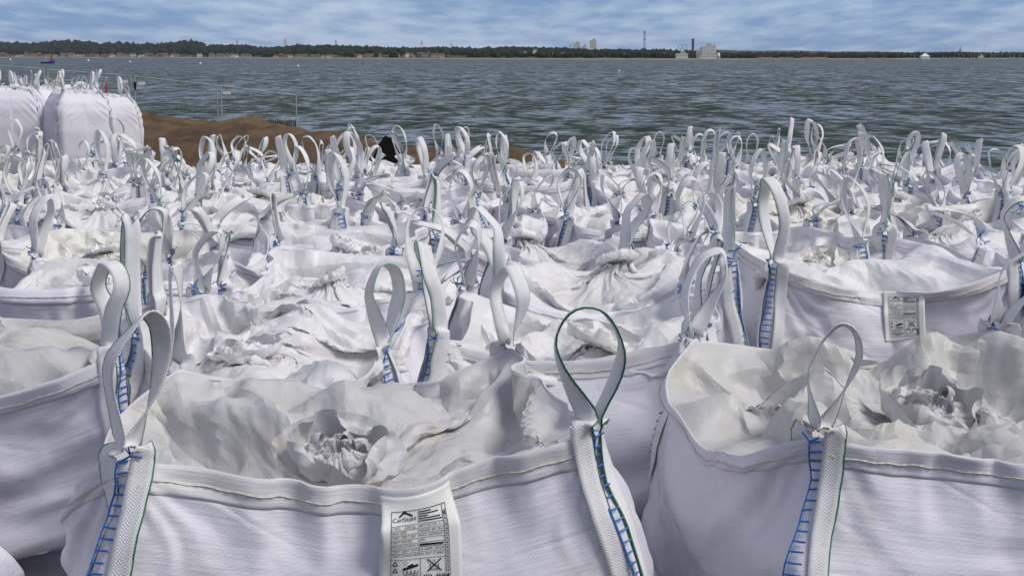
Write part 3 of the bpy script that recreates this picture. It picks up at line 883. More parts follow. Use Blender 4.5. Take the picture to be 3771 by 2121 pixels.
def tag_print():
    """Print on the tag in tag coordinates: x 0..1 left to right, y 0 (hem) .. 1.2 (bottom)."""
    V, F = [], []
    def quad(x0, y0, x1, y1, w):
        d = np.array([x1 - x0, y1 - y0]); L = np.linalg.norm(d); d /= L; nrm = np.array([-d[1], d[0]]) * w / 2
        k = max(1, int(L / .06)); o = len(V)
        for q in range(k + 1):
            p = np.array([x0, y0]) + d * L * q / k; V.append(p + nrm); V.append(p - nrm)
        for q in range(k): F.append((o + 2 * q, o + 2 * q + 1, o + 2 * q + 3, o + 2 * q + 2))
    def text(s, x, y, size, wid=None, bold=0):
        P, f = text_mesh(s, size)
        if wid: P = P * np.array([wid / (P[:, 0].max() - P[:, 0].min()), 1])
        o = len(V)
        for p in P: V.append(np.array([x + p[0], y - p[1]]))
        for q in f: F.append(tuple(i + o for i in q))
    L_, R_, T_, B_ = .13, .80, .12, 1.12
    for e in ((L_, T_, R_, T_), (L_, B_, R_ + .05, B_), (L_, T_, L_, B_), (R_, T_, R_, B_), (R_ + .05, T_, R_ + .05, B_), (R_, T_, R_ + .05, T_)):
        quad(*e, .007)
    quad(L_ + .10, .185, L_ + .17, .135, .022); quad(L_ + .17, .135, L_ + .27, .185, .022); quad(L_ + .15, .125, L_ + .19, .125, .02)   # roof mark
    text('CarlStahl', L_ + .01, .245, .075, .30)
    for q, (x0, x1) in enumerate(((.47, .64), (.47, .74), (.47, .60), (.47, .77), (.47, .79))): quad(x0, .15 + q * .028, x1, .15 + q * .028, .012)
    rows = [('S.W.L.   1500 kg', 'SAFETY FACTOR : 5:1'), ('BAG SIZE', 'MADE IN IN'), ('TEST CERT NO', 'MADE IN : 90X90X90CM'), ('TEST HOUSE', 'HMC'),
            ('PRODUCTION ORDER', ''), ('TEST CERT DATE', '18-APR-2024'), ('TEST STANDARD', 'EN ISO 21898')]
    for q, (l_, r_) in enumerate(rows):
        y = .335 + q * .058
        quad(L_, y - .042, R_, y - .042, .005)
        text(l_, L_ + .015, y, .044)
        if r_: text(r_, L_ + .34, y, .042, .30 if len(r_) > 5 else None)
        else: quad(L_ + .36, y - .012, R_ - .02, y - .012, .022)
    quad(L_, .72, R_, .72, .006); quad(L_ + .36, .72, L_ + .36, B_, .006); quad(L_, .93, L_ + .36, .93, .006)
    text('WARNING !', L_ + .03, 1.0, .07, .27)
    for q in range(3): quad(L_ + .03 + .08 * (q == 2), 1.03 + q * .025, L_ + .33 - .08 * (q == 2), 1.03 + q * .025, .011)
    for cy in (.775, .86):                                         # recycling triangles
        for k in range(3):
            a0, a1 = k * 2.094 - 1.57, (k + 1) * 2.094 - 1.57
            quad(L_ + .05 + .032 * math.cos(a0), cy + .036 * math.sin(a0), L_ + .05 + .032 * math.cos(a1), cy + .036 * math.sin(a1), .011)
    quad(L_ + .14, .84, L_ + .33, .80, .030); quad(L_ + .20, .815, L_ + .27, .79, .03)    # sun shade over a row of bags
    for k in range(4): 
        x = L_ + .15 + k * .047
        for e in ((x, .86, x, .91), (x + .035, .86, x + .035, .91), (x, .91, x + .035, .91)): quad(*e, .008)
    for k in range(7): quad(L_ + .17 + .016 * math.cos(k), .765 + .016 * math.sin(k), L_ + .17 + .03 * math.cos(k), .765 + .03 * math.sin(k), .007)
    cx, cy = L_ + .53, .81                                         # crossed-out lift by one loop
    quad(cx - .085, cy - .07, cx + .085, cy + .08, .016); quad(cx + .085, cy - .07, cx - .085, cy + .08, .016)
    for e in ((cx - .05, cy - .01, cx - .05, cy + .06), (cx + .05, cy - .01, cx + .05, cy + .06), (cx - .05, cy + .06, cx + .05, cy + .06), (cx - .012, cy - .06, cx + .012, cy - .03)): quad(*e, .009)
    for bx in (L_ + .39, L_ + .55):                                # two bag outlines
        for e in ((bx, .95, bx, 1.04), (bx, 1.04, bx + .03, 1.08), (bx + .03, 1.08, bx + .11, 1.08), (bx + .11, 1.08, bx + .11, .95), (bx, .96, bx + .11, .96)): quad(*e, .009)
        for k in range(4): quad(bx + .01 + k * .028, .925, bx + .015 + k * .028, .955, .012)
    for k in range(13):                                            # month column
        quad(R_, T_ + .07 + k * .056, R_ + .05, T_ + .07 + k * .056, .005)
        quad(R_ + .018, T_ + .085 + k * .056, R_ + .034, T_ + .11 + k * .056, .012)
    quad(R_ + .005, .20, R_ + .045, .235, .009); quad(R_ + .045, .20, R_ + .005, .235, .009)
    quad(R_ + .025, .93, R_ + .025, 1.10, .022)
    return np.array(V), F
TAG_PRINT = None

def add_tag(var, root, frac, width=.165, curl=.03, lift=.02, tilt=0.0, drop=.02):
    """A printed plastic tag sewn into the hem on the front wall; frac 0..1 along the front side."""
    global TAG_PRINT
    if TAG_PRINT is None: TAG_PRINT = tag_print()
    wl, lu, lv = var['wall_grid'], var['lu'], var['lv']; nu, nv = wl.shape[:2]
    NRM = grid_normals(wl)
    uc = -nu / 8 + frac * nu / 4
    jr = nv - 1
    c0 = bil(wl, np.array([uc]), np.array([jr - drop / lv]))[0]
    ex = bil(wl, np.array([uc + 8]), np.array([jr - drop / lv]))[0] - bil(wl, np.array([uc - 8]), np.array([jr - drop / lv]))[0]; ex /= np.linalg.norm(ex)
    nn = bil(NRM, np.array([uc]), np.array([jr - .1 / lv]))[0]; nn -= ex * (nn @ ex); nn /= np.linalg.norm(nn)
    ey = np.cross(ex, nn); ey = ey if ey[2] < 0 else -ey
    ca, sa = math.cos(tilt), math.sin(tilt)
    exr = ex * ca + ey * sa; eyr = ey * ca - ex * sa
    def surf(s, t):
        s = np.asarray(s, float); t = np.asarray(t, float)
        wall = bil(wl, uc + (s - .5) * width / lu, jr - (drop + t * width) / lv)
        o = .010 + lift * np.sin(np.clip(t / 1.2, 0, 1) * 2.4) + curl * np.clip(.30 - s, 0, 1) ** 1.3 * 2.0 * np.clip(t * 2, 0, 1) * np.sin(t * 4.2 + 1.0) + .004 * np.sin(5 * s + 3 * t)
        flat = c0 + exr * ((s - .5) * width)[..., None] + eyr * (t * width)[..., None]
        k = np.clip(t * 3, 0, 1)[..., None]
        base = wall * (1 - k) + np.where(((flat - wall) @ nn)[..., None] > 0, flat, flat - nn * ((flat - wall) @ nn)[..., None]) * k
        return base + nn * o[..., None]
    ns, nt = 22, 28
    S_, T_ = np.meshgrid(np.linspace(0, 1, ns), np.linspace(-.05, 1.22, nt), indexing='ij')
    T2 = T_ + .03 * np.sin(S_ * 4 + 1) * (T_ > 1.1)
    P = surf(S_, T2); B = P - nn * .0012
    i = np.arange(ns - 1)[:, None]; j = np.arange(nt - 1)[None]; a = i * nt + j
    F = np.stack([a, a + 1, a + nt + 1, a + nt], -1).reshape(-1, 4)
    o = ns * nt
    Fb = F[:, ::-1] + o
    edge = []
    loop_ = [(q, 0) for q in range(ns)] + [(ns - 1, q) for q in range(1, nt)] + [(q, nt - 1) for q in range(ns - 2, -1, -1)] + [(0, q) for q in range(nt - 2, 0, -1)]
    ids = [x * nt + y for x, y in loop_]
    for q in range(len(ids)): edge.append((ids[q], ids[(q + 1) % len(ids)], ids[(q + 1) % len(ids)] + o, ids[q] + o))
    me = new_mesh('label_tag', np.vstack([P.reshape(-1, 3), B.reshape(-1, 3)]), F.tolist() + Fb.tolist() + edge, 'tag', True)
    t = obj('label_tag', me, root)
    t['label'] = 'white document tag with black print sewn to the hem'
    V, Fp = TAG_PRINT
    pv = surf(V[:, 0], V[:, 1]) + nn * .0018
    obj('tag_print', new_mesh('tag_print', pv, Fp, 'ink'), t)
    return t

# ================================================================ ground and water
def smooth01(t):
    t = np.clip(t, 0, 1); return t * t * (3 - 2 * t)

def value_noise(x, y, seed):
    r = np.random.RandomState(seed); T = r.rand(128, 128)
    i = np.floor(x).astype(int); j = np.floor(y).astype(int); fx = x - i; fy = y - j
    fx = fx * fx * (3 - 2 * fx); fy = fy * fy * (3 - 2 * fy)
    g = lambda a, b: T[a & 127, b & 127]
    return (g(i, j) * (1 - fx) + g(i + 1, j) * fx) * (1 - fy) + (g(i, j + 1) * (1 - fx) + g(i + 1, j + 1) * fx) * fy * 1.0

def beach_edge(x):
    """Distance at which the level sand breaks off towards the water, for each x."""
    return np.interp(x, [-60, -30, -11.7, -8, -5, -2, 0, 2.34, 6, 12, 40], [80, 62, 44, 38.7, 33.6, 27, 24.6, 20.6, 16.0, 13.0, 10])

def sand_height(x, y):
    e = beach_edge(x)
    d = (y - e) / np.sqrt(1 + .8)
    h = -2.6 * smooth01(d / 13.0)
    n = (value_noise(x * .45, y * .30, 3) - .5) * .30 + (value_noise(x * 1.1, y * .8, 4) - .5) * .34 + (value_noise(x * 2.9, y * 2.4, 5) - .5) * .17 + (value_noise(x * 7, y * 6, 6) - .5) * .075
    berm = .20 * np.exp(-((d + 1.0) / 1.6) ** 2) * (.3 + 1.2 * value_noise(x * .5 + 9, y * .1, 8))
    rut = np.abs(np.sin((x * .55 + y * .35) * 1.6 + 2.5 * value_noise(x * .2, y * .2, 11))) ** 3
    n = n - .10 * rut * value_noise(x * .3 + 4, y * .25, 12)
    k = smooth01((y - 12.5) / 4)
    n = np.where(d > 6, n * .3, n)
    return h + (n + berm) * k

def sand_material():
    m = Mat('damp_sand'); v = m.coord('Object')
    f = m.noise(v, .55, 8, .65); g = m.noise(v, 6, 6, .7)
    col = m.mix(m.ramp(f, .38, .66), (.095, .062, .036), (.225, .155, .092))
    col = m.mix(m.math('MULTIPLY', m.ramp(g, .35, .75), .45), col, (.075, .048, .028))
    nb = m.bump(m.noise(v, 5, 9, .75), 1.0, .12); nb = m.bump(m.noise(v, 45, 5, .7), .5, .012, nb)
    return m.done(col, .9, nb, .15)
MAT['sand'] = sand_material()
# rows get wider apart with distance
ys = np.concatenate([np.linspace(-6, 12, 14), np.linspace(12.3, 62, 330), np.linspace(64, 120, 20)])
xs_unit = np.linspace(-1, 1, 361)
Y, U = np.meshgrid(ys, xs_unit, indexing='ij')
X = U * (9 + np.maximum(Y, 0) * .62)
Z = sand_height(X, Y)
nr, nc = X.shape
i = np.arange(nr - 1)[:, None]; j = np.arange(nc - 1)[None]; a_ = i * nc + j
tag(obj('sand', new_mesh('sand', np.stack([X, Y, Z], -1), np.stack([a_, a_ + 1, a_ + nc + 1, a_ + nc], -1).reshape(-1, 4), 'sand', True)),
    'brown churned sand of the beach under and behind the bags', kind='structure')

def sea_material():
    m = Mat('sea_water'); g = m.n('ShaderNodeNewGeometry')
    def wave(sx, sy, detail, rough, k):
        q = m.n('ShaderNodeMapping'); q.inputs['Scale'].default_value = (sx, sy, 1); m.l(g.outputs['Position'], q.inputs['Vector'])
        n = m.n('ShaderNodeTexNoise'); n.inputs['Scale'].default_value = 1; n.inputs['Detail'].default_value = detail; n.inputs['Roughness'].default_value = rough
        m.l(q.outputs[0], n.inputs['Vector'])
        s = m.n('ShaderNodeVectorMath', operation='SUBTRACT'); s.inputs[1].default_value = (.5, .5, .5); m.l(n.outputs['Color'], s.inputs[0])
        t = m.n('ShaderNodeVectorMath', operation='MULTIPLY'); t.inputs[1].default_value = (k * .6, k, 0); m.l(s.outputs[0], t.inputs[0])
        return t.outputs[0], n.outputs['Fac']
    def add(a, b):
        s = m.n('ShaderNodeVectorMath', operation='ADD'); m.l(a, s.inputs[0])
        if isinstance(b, tuple): s.inputs[1].default_value = b
        else: m.l(b, s.inputs[1])
        return s.outputs[0]
    a0, f0 = wave(.26, .085, 3, .55, .9); a1, f1 = wave(.95, 1.1, 4, .6, 1.9); a2, f2 = wave(3.0, 4.2, 3, .6, 1.0); a3, f3 = wave(.75, .34, 3, .6, 1.4)
    gq = m.n('ShaderNodeMapping'); gq.inputs['Scale'].default_value = (.006, .022, 1); m.l(g.outputs['Position'], gq.inputs['Vector'])
    gust = m.noise(gq.outputs[0], 1, 4, .6)
    tot = add(add(add(a0, a1), a2), a3)
    sc = m.n('ShaderNodeVectorMath', operation='SCALE'); m.l(tot, sc.inputs[0]); m.l(m.math('ADD', m.math('MULTIPLY', gust, 1.2), .45), sc.inputs['Scale'])
    nrm = m.n('ShaderNodeVectorMath', operation='NORMALIZE'); m.l(add(sc.outputs[0], (0, -.27, 1)), nrm.inputs[0])      # waves lean towards the beach
    col = m.mix(m.ramp(gust, .35, .65), (.017, .034, .025), (.027, .046, .036))
    m.p.inputs['IOR'].default_value = 1.33
    return m.done(col, .10, nrm.outputs[0], .5)
MAT['sea'] = sea_material()
def sea_mesh():
    V, F = [], []
    ang = np.radians(np.linspace(-85, 85, 69)); rad = np.concatenate([[8], np.geomspace(18, 30000, 60)])
    A_, R_ = np.meshgrid(ang, rad, indexing='ij')
    P = np.stack([R_ * np.sin(A_), R_ * np.cos(A_), np.full_like(R_, SEA_Z)], -1)
    nr, nc = A_.shape; i = np.arange(nr - 1)[:, None]; j = np.arange(nc - 1)[None]; a = i * nc + j
    return new_mesh('sea', P, np.stack([a, a + nc, a + nc + 1, a + 1], -1).reshape(-1, 4), 'sea', True)
tag(obj('sea', sea_mesh()), 'choppy grey green sea of the bay', kind='structure')

# ================================================================ far shore
def shore_dist(px): return float(np.interp(px, [-1500, 0, 1300, 2000, 2511, 3200, 3771, 5200], [3600, 3200, 1900, 1550, 1450, 1600, 1900, 2300]))
RIDGE = np.array([(-1500, 165), (-600, 158), (0, 155), (100, 158), (245, 148), (340, 154), (465, 158), (590, 160), (685, 149), (725, 152), (760, 164), (905, 165), (980, 174), (1075, 170),
                  (1200, 164), (1260, 170), (1335, 169), (1455, 175), (1650, 172), (1775, 177), (1895, 171), (1995, 175), (2115, 177), (2190, 183), (2385, 180), (2500, 187), (2600, 190),
                  (2660, 191), (2730, 195), (2815, 190), (2925, 190), (3000, 197), (3195, 199), (3300, 200), (3345, 208), (3440, 200), (3771, 197), (4400, 192), (5200, 188)])
def ridge_z(px, Yd): return at(px, float(np.interp(px, RIDGE[:, 0], RIDGE[:, 1])), Yd)[2]
ROWS_LAND = [(0, 0), (15, .04), (60, .14), (160, .45), (330, .86), (480, 1.0), (1200, .6)]
TREE_H = 8.0
def land_z(px, back):
    D = shore_dist(px); top = max(2.0, ridge_z(px, D + 480) - TREE_H * (D + 480) / 2100 - SEA_Z)
    f = np.interp(back, [b for b, _ in ROWS_LAND], [h for _, h in ROWS_LAND])
    return SEA_Z - .2 + 1.2 * min(1, back / 15) + top * f
MAT['meadow'] = plain('meadow', (.055, .075, .035), .9, .1, .3, .02)
MAT['beach'] = plain('pale_beach', (.24, .21, .17), .9, .1, .2, .05)
V, F = [], []
pxs = np.arange(-1500, 5201, 25)
for px in pxs:
    for b, _ in ROWS_LAND:
        p = at(px, 208, shore_dist(px) + b); V.append((p[0], p[1], land_z(px, b)))
k = len(ROWS_LAND)
for c in range(len(pxs) - 1):
    for r in range(k - 1): F.append((c * k + r, (c + 1) * k + r, (c + 1) * k + r + 1, c * k + r + 1))
land = obj('far_shore_land', new_mesh('far_shore_land', V, F, 'meadow', True)); tag(land, 'low land along the far side of the bay', kind='structure')
land.data.materials.append(MAT['beach'])
for f_ in land.data.polygons:
    if f_.index % (k - 1) == 0: f_.material_index = 1

def foliage_material():
    m = Mat('far_foliage'); v = m.coord('Object')
    f = m.noise(v, .03, 4, .6); h = m.noise(v, .25, 3, .6)
    col = m.mix(f, (.011, .020, .016), (.024, .038, .024)); col = m.mix(m.math('MULTIPLY', h, .5), col, (.014, .024, .018))
    return m.done(col, .85, None, .1)
MAT['foliage'] = foliage_material()
def ico():
    import bmesh
    bm = bmesh.new(); bmesh.ops.create_icosphere(bm, subdivisions=1, radius=1)
    V = np.array([v.co[:] for v in bm.verts]); F = np.array([[v.index for v in f.verts] for f in bm.faces]); bm.free()
    return V, F
IV, IF = ico()
def forest(name, spots, label):
    r = np.random.RandomState(5); n = len(spots); S = np.array(spots)
    jit = 1 + (r.rand(n, len(IV), 1) - .5) * .55
    P = IV[None] * jit * np.stack([S[:, 3], S[:, 3], S[:, 4]], -1)[:, None] + S[:, None, :3]
    Fc = IF[None] + (np.arange(n) * len(IV))[:, None, None]
    tag(obj(name, new_mesh(name, P.reshape(-1, 3), Fc.reshape(-1, 3), 'foliage', False)), label, kind='stuff')
rf = np.random.RandomState(9)
spots = []
HOUSE_ZONES = [(-100, 720, 8, 70), (760, 930, 8, 60), (1000, 1720, 8, 120)]
while len(spots) < 5200:
    px = rf.uniform(-1300, 5000); D = shore_dist(px)
    back = 25 + 455 * rf.rand() ** .9
    zone = any(a0 <= px <= a1 and back < b1 for a0, a1, b0, b1 in HOUSE_ZONES)
    if zone and rf.rand() < .75: continue
    if 2480 < px < 2700 and back < 95: continue
    if px > 2680 and back < 40 and rf.rand() < .8: continue
    if 3340 < px and back < 90 and rf.rand() < .7: continue
    sc = D / 1900
    hgt = rf.uniform(4.0, 7.0) * sc * (.8 if px > 2650 else 1.0)
    p = at(px, 208, D + back)
    spots.append((p[0], p[1], land_z(px, back) + hgt * .45, hgt * rf.uniform(.7, 1.25), hgt * rf.uniform(.75, 1.0)))
forest('far_forest', spots, 'dark green woodland along the far shore of the bay')

# blue hills a long way behind
V, F = [], []
hp = np.arange(2300, 5200, 30)
for px in hp:
    yy = np.interp(px, [2300, 2600, 2640, 3000, 3300, 3771, 5200], [195, 190, 185.5, 189, 193, 194, 190]) + 1.2 * math.sin(px * .021) + .7 * math.sin(px * .07)
    p = at(px, yy, 7000); q = at(px, 208, 6000); s_ = at(px, 208, 8200)
    V += [(q[0], q[1], SEA_Z - 1), (p[0], p[1], p[2]), (s_[0], s_[1], SEA_Z - 1)]
for c in range(len(hp) - 1):
    for r in range(2): F.append((c * 3 + r, c * 3 + 3 + r, c * 3 + 4 + r, c * 3 + 1 + r))
tag(obj('far_hills', new_mesh('far_hills', V, F, 'foliage', True)), 'low wooded hills fading to blue at the right', kind='structure')

# ---------------------------------------------------------------- houses and towers across the bay
for nm, c in (('white_render', (.80, .78, .73)), ('cream_render', (.38, .34, .29)), ('red_tile', (.17, .075, .058)), ('grey_roof', (.11, .105, .105)), ('brown_roof', (.14, .085, .06)),
              ('dark_glass', (.16, .17, .18)), ('teal_steel', (.05, .17, .19)), ('red_steel', (.42, .16, .15)), ('white_steel', (.72, .73, .75)), ('rust_brown', (.13, .075, .06)),
              ('grey_steel', (.30, .33, .34)), ('clay_cliff', (.19, .115, .075)), ('brick_wall', (.27, .11, .075))):
    MAT[nm] = plain(nm, c, .6, .25, .1, .4)
def house(px, py, back, w, h, wall, roof, label, group, cat='house'):
    D = shore_dist(px) + back; p = at(px, py, D); s_ = D / FPX
    W_, H_ = w * s_, h * s_; dep = max(6, W_ * .7)
    o = empty('house', (p[0], p[1], p[2] - 3)); tag(o, label, cat, group)
    MB().box((0, 0, (H_ * .6 + 3) / 2), (W_, dep, H_ * .6 + 3)).build('wall', wall, o)
    z0 = H_ * .6 + 3.02; z1 = z0 + H_ * .45; x = W_ / 2 + .4; y = dep / 2 + .4
    MB().add([(-x, -y, z0), (x, -y, z0), (x, y, z0), (-x, y, z0), (-x * .75, 0, z1), (x * .75, 0, z1)], [(0, 1, 5, 4), (2, 3, 4, 5), (1, 2, 5), (3, 0, 4), (3, 2, 1, 0)]).build('roof', roof, o)
    mb = MB()
    for q in range(3): mb.box((-W_ * .3 + q * W_ * .3, -dep / 2 - .05, 3 + H_ * .32), (W_ * .12, .1, H_ * .2))
    mb.build('window_band', 'dark_glass', o)
    return o
rh = random.Random(21)
walls = ['cream_render', 'cream_render', 'white_render', 'brick_wall']
roofs = ['red_tile', 'brown_roof', 'grey_roof', 'red_tile']
wn_ = {'white_render': 'white', 'cream_render': 'cream', 'brick_wall': 'brick'}; rn_ = {'red_tile': 'red', 'brown_roof': 'brown', 'grey_roof': 'grey'}
def village(n, x0, x1, y0, y1, place, back0=12, back1=50, w=(11, 24), h=(8, 13)):
    for q in range(n):
        px = x0 + (q + rh.uniform(.1, .9)) * (x1 - x0) / n; wa = rh.choice(walls); ro = rh.choice(roofs)
        back = rh.uniform(back0, back1)
        house(px, rh.uniform(y0, y1), back, rh.uniform(*w), rh.uniform(*h), wa, ro, 'tiny %s house with %s roof, %s from left %s' % (wn_[wa], rn_[ro], ORD[q + 1], place), 'houses ' + place)
village(34, 5, 660, 207, 211, 'in the far left beach village', 14, 40)
village(8, 770, 925, 209, 212, 'under the round far hill', 14, 40)
village(12, 1000, 1240, 211, 215, 'below the low far ridge', 14, 60)
village(26, 1300, 1660, 202, 216, 'in the village across the bay', 14, 110, (10, 20), (7, 11))
for q, (px, py, w) in enumerate(((1935, 196, 8), (1970, 190, 14), (2040, 204, 12), (2072, 203, 20), (2305, 205, 14), (2335, 204, 8), (2447, 203, 8), (700, 213, 14), (735, 205, 16))):
    house(px, py, 90 if q < 7 else 30, w, 8, 'white_render', 'grey_roof' if q % 2 else 'brown_roof', 'lone pale house among the far trees, %s of those right of the village' % ORD[q + 1] if q < 7 else ['lone pale house on the far shore under the round hill', 'lone pale house up the slope under the round hill'][q - 7], 'lone houses among the far trees')

def tower(name, px, py_top, py_bot, wpx, back, label, cat, wall='white_render', floors=10, cols=5, cap=None, depth=None):
    D = shore_dist(px) + back; a0 = at(px, py_bot, D); a1 = at(px, py_top, D); W_ = wpx * D / FPX; H_ = a1[2] - a0[2]
    dep = depth or W_ * .6
    o = empty(name, (a0[0], a0[1], a0[2] - 4)); tag(o, label, cat)
    MB().box((0, 0, (H_ + 4) / 2), (W_, dep, H_ + 4)).build('wall', wall, o)
    bm = MB().box((0, -dep / 2 - .06, H_ * .52 + 4), (.1, .1, .1))
    me = None
    for f_ in range(floors):
        z = 4 + H_ * (f_ + .55) / floors
        mb = MB()
        for c in range(cols): mb.box((-W_ / 2 + W_ * (c + .5) / cols, -dep / 2 - .04, z), (W_ / cols * .62, .12, H_ / floors * .42))
        mb.build('window', 'dark_glass', o)
    MB().box((W_ * .12, 0, H_ + 4 + 1.2), (W_ * .4, dep * .5, 2.4)).build('roof_plant', cap or 'grey_steel', o)
    return o
tower('tower_block', 2184, 150, 180, 24, 500, 'white high-rise tower block standing alone above the far woods', 'building', floors=9, cols=4)
tower('tower_block', 2124, 161, 180, 24, 500, 'wide white apartment block left of the lone high-rise across the bay', 'building', floors=5, cols=6)
tower('tower_block', 2151, 172, 186, 20, 490, 'low white annex in front of the apartment block above the far woods', 'building', floors=3, cols=4)
tower('hotel_block', 2605, 171, 210, 42, 60, 'large white stepped hotel block by the far shore', 'building', floors=9, cols=8)
tower('hotel_block', 2577, 184, 210, 24, 75, 'lower white wing left of the large stepped hotel by the far shore', 'building', floors=6, cols=5)
tower('hotel_block', 2628, 176, 210, 18, 62, 'white right hand wing of the large stepped hotel by the far shore', 'building', floors=8, cols=3)
tower('low_hall', 2510, 198, 211, 44, 50, 'long low white hall left of the large white hotel', 'building', floors=2, cols=9)
tower('low_hall', 2610, 206, 213, 70, 40, 'flat white ground storey at the foot of the far hotel', 'building', floors=1, cols=12)
tower('low_hall', 3612, 208, 218, 18, 40, 'small white box building beside the far marina', 'building', floors=1, cols=3)
tower('water_tower', 3535, 181, 202, 10, 500, 'white slab tower above the far marina', 'tower', floors=2, cols=1)
# round white dome beside the hotel
def lathe(prof, n=16):
    V, F = [], []
    for r_, z in prof:
        for q in range(n): V.append((r_ * math.cos(q * 2 * math.pi / n), r_ * math.sin(q * 2 * math.pi / n), z))
    for s_ in range(len(prof) - 1):
        for q in range(n): F.append((s_ * n + q, s_ * n + (q + 1) % n, (s_ + 1) * n + (q + 1) % n, (s_ + 1) * n + q))
    return V, F
p = at(2646, 209, 1490); o = empty('dome', (p[0], p[1], p[2] - 2)); tag(o, 'small white dome right of the far hotel', 'building')
MB().add(*lathe([(1.6, 0), (1.6, 3), (1.55, 4), (1.2, 5), (.6, 5.7), (.01, 5.9)])).build('shell', 'white_render', o, True); MB().add(*lathe([(1.75, 0), (1.75, 2.2), (1.6, 2.25)])).build('base_ring', 'grey_steel', o)
# drop tower ride, chimney-like tower, coaster loops
p = at(2373, 183, 1960); top = at(2373, 116, 1960)[2]; h_ = top - p[2]
o = empty('drop_tower', (p[0], p[1], p[2] - 6)); tag(o, 'tall thin teal amusement ride tower above the far trees', 'tower')
mb = MB()
for dx in (-.9, .9):
    for dy in (-.9, .9): mb.box((dx, dy, (h_ + 6) / 2), (.45, .45, h_ + 6))
for q in range(int(h_ / 2)): mb.box((0, 0, 6 + q * 2), (2.1, 2.1, .3))
mb.build('mast', 'teal_steel', o); MB().box((0, 0, h_ + 5.2), (3.2, 3.2, 2.2)).build('head_frame', 'grey_steel', o); MB().box((0, 0, h_ * .8), (3.6, 3.6, .9)).build('gondola', 'teal_steel', o)
p = at(2551, 200, 1760); top = at(2551, 147, 1760)[2]; h_ = top - p[2]
o = empty('lookout_tower', (p[0], p[1], p[2] - 6)); tag(o, 'dark brown square tower left of the large white hotel', 'tower')
MB().box((0, 0, (h_ + 6) / 2), (2.7, 2.7, h_ + 6), 0, .96).build('shaft', 'rust_brown', o); MB().box((0, 0, h_ + 6.5), (3.0, 3.0, 1.0)).build('cap', 'grey_roof', o)
for q, px in enumerate((2506, 2522)):
    p = at(px, 174, 1900); R_ = 2.9
    o = empty('coaster_loop', (p[0], p[1], p[2])); tag(o, ['left one of two pale teal coaster loops beside the brown tower', 'right one of two pale teal coaster loops beside the brown tower'][q], 'roller coaster')
    MB().tube([(R_ * math.cos(t), .6 * math.sin(t * .5), R_ * 1.1 * math.sin(t)) for t in np.linspace(0, 2 * math.pi, 28, endpoint=False)], .28, 5, True).build('track', 'teal_steel', o)
    MB().tube([(0, 0, -R_), (0, 0, -R_ - 6)], .4, 5).build('support', 'teal_steel', o)
# lattice pylons on the ridge, red and white
def pylon(px, py_top, py_bot, label):
    D = shore_dist(px) + 560; p = at(px, py_bot, D); h_ = at(px, py_top, D)[2] - p[2] + 4
    o = empty('power_pylon', (p[0], p[1], p[2] - 4)); tag(o, label, 'pylon', 'power pylons on the far ridge')
    mb = MB(); w = h_ * .10
    for sx in (-1, 1):
        for sy in (-1, 1): mb.tube([(sx * w, sy * w, 0), (sx * w * .25, sy * w * .25, h_)], h_ * .012, 4)
    for q in range(6):
        z0, z1 = h_ * q / 6, h_ * (q + 1) / 6; a0, a1 = w * (1 - .75 * q / 6), w * (1 - .75 * (q + 1) / 6)
        mb.tube([(-a0, -a0, z0), (a1, -a1, z1)], h_ * .008, 4); mb.tube([(a0, -a0, z0), (-a1, -a1, z1)], h_ * .008, 4)
    mb.build('lattice_mast', 'red_steel', o)
    for z, L in ((.62, .34), (.80, .26), (.95, .16)):
        MB().add([(-L * h_, -.3, z * h_), (L * h_, -.3, z * h_), (L * h_, .3, z * h_), (-L * h_, .3, z * h_), (-.06 * h_, 0, (z + .045) * h_), (.06 * h_, 0, (z + .045) * h_)],
                 [(0, 1, 5, 4), (2, 3, 4, 5), (1, 2, 5), (3, 0, 4), (3, 2, 1, 0)]).build('crossarm', 'red_steel', o)
for q, (px, yt, yb) in enumerate(((873, 148, 168), (1051, 146, 172), (1237, 149, 172), (1553, 152, 176), (1662, 160, 176), (2102, 163, 178))):
    pylon(px, yt, yb, 'red lattice power pylon, %s from the left on the far ridge' % ['first', 'second', 'third', 'fourth', 'fifth', 'sixth'][q])
# wind turbines
def turbine(px, py_hub, py_bot, D, label, group):
    p = at(px, py_bot, D); h_ = at(px, py_hub, D)[2] - p[2]
    o = empty('wind_turbine', p); tag(o, label, 'wind turbine', group)
    MB().tube([(0, 0, -8), (0, 0, h_)], [h_ * .026, h_ * .016], 8).build('tower', 'white_steel', o)
    MB().box((0, 0, h_), (h_ * .03, h_ * .08, h_ * .035)).build('nacelle', 'white_steel', o)
    a0 = rh.uniform(0, 2.1)
    for q in range(3):
        t = a0 + q * 2.094; c, s_ = math.cos(t), math.sin(t); L = h_ * .5; wd = h_ * .020
        MB().add([(c * 0 - s_ * wd, -h_ * .05, s_ * 0 + c * wd + h_), (s_ * wd, -h_ * .05, -c * wd + h_), (c * L, -h_ * .05, s_ * L + h_), (0, -h_ * .03, h_)],
                 [(0, 1, 2), (0, 3, 1), (0, 2, 3), (1, 3, 2)]).build('blade', 'white_steel', o)
for q, (px, yh, yb) in enumerate(((2721, 172, 190), (2775, 176, 191), (2803, 178, 191), (2845, 170, 190), (2895, 174, 191), (2942, 169, 191), (2988, 181, 195))):
    turbine(px, yh, yb, 5200, 'faint white wind turbine, %s from the left behind the clay cliffs' % ['first', 'second', 'third', 'fourth', 'fifth', 'sixth', 'seventh'][q], 'wind turbines behind the clay cliffs')
for q, (px, yh, yb) in enumerate(((3454, 178, 202), (3477, 172, 204), (3510, 171, 203), (3583, 178, 204), (3626, 172, 204))):
    turbine(px, yh, yb, 5200, 'faint white wind turbine, %s from the left above the far marina' % ['first', 'second', 'third', 'fourth', 'fifth'][q], 'wind turbines above the far marina')
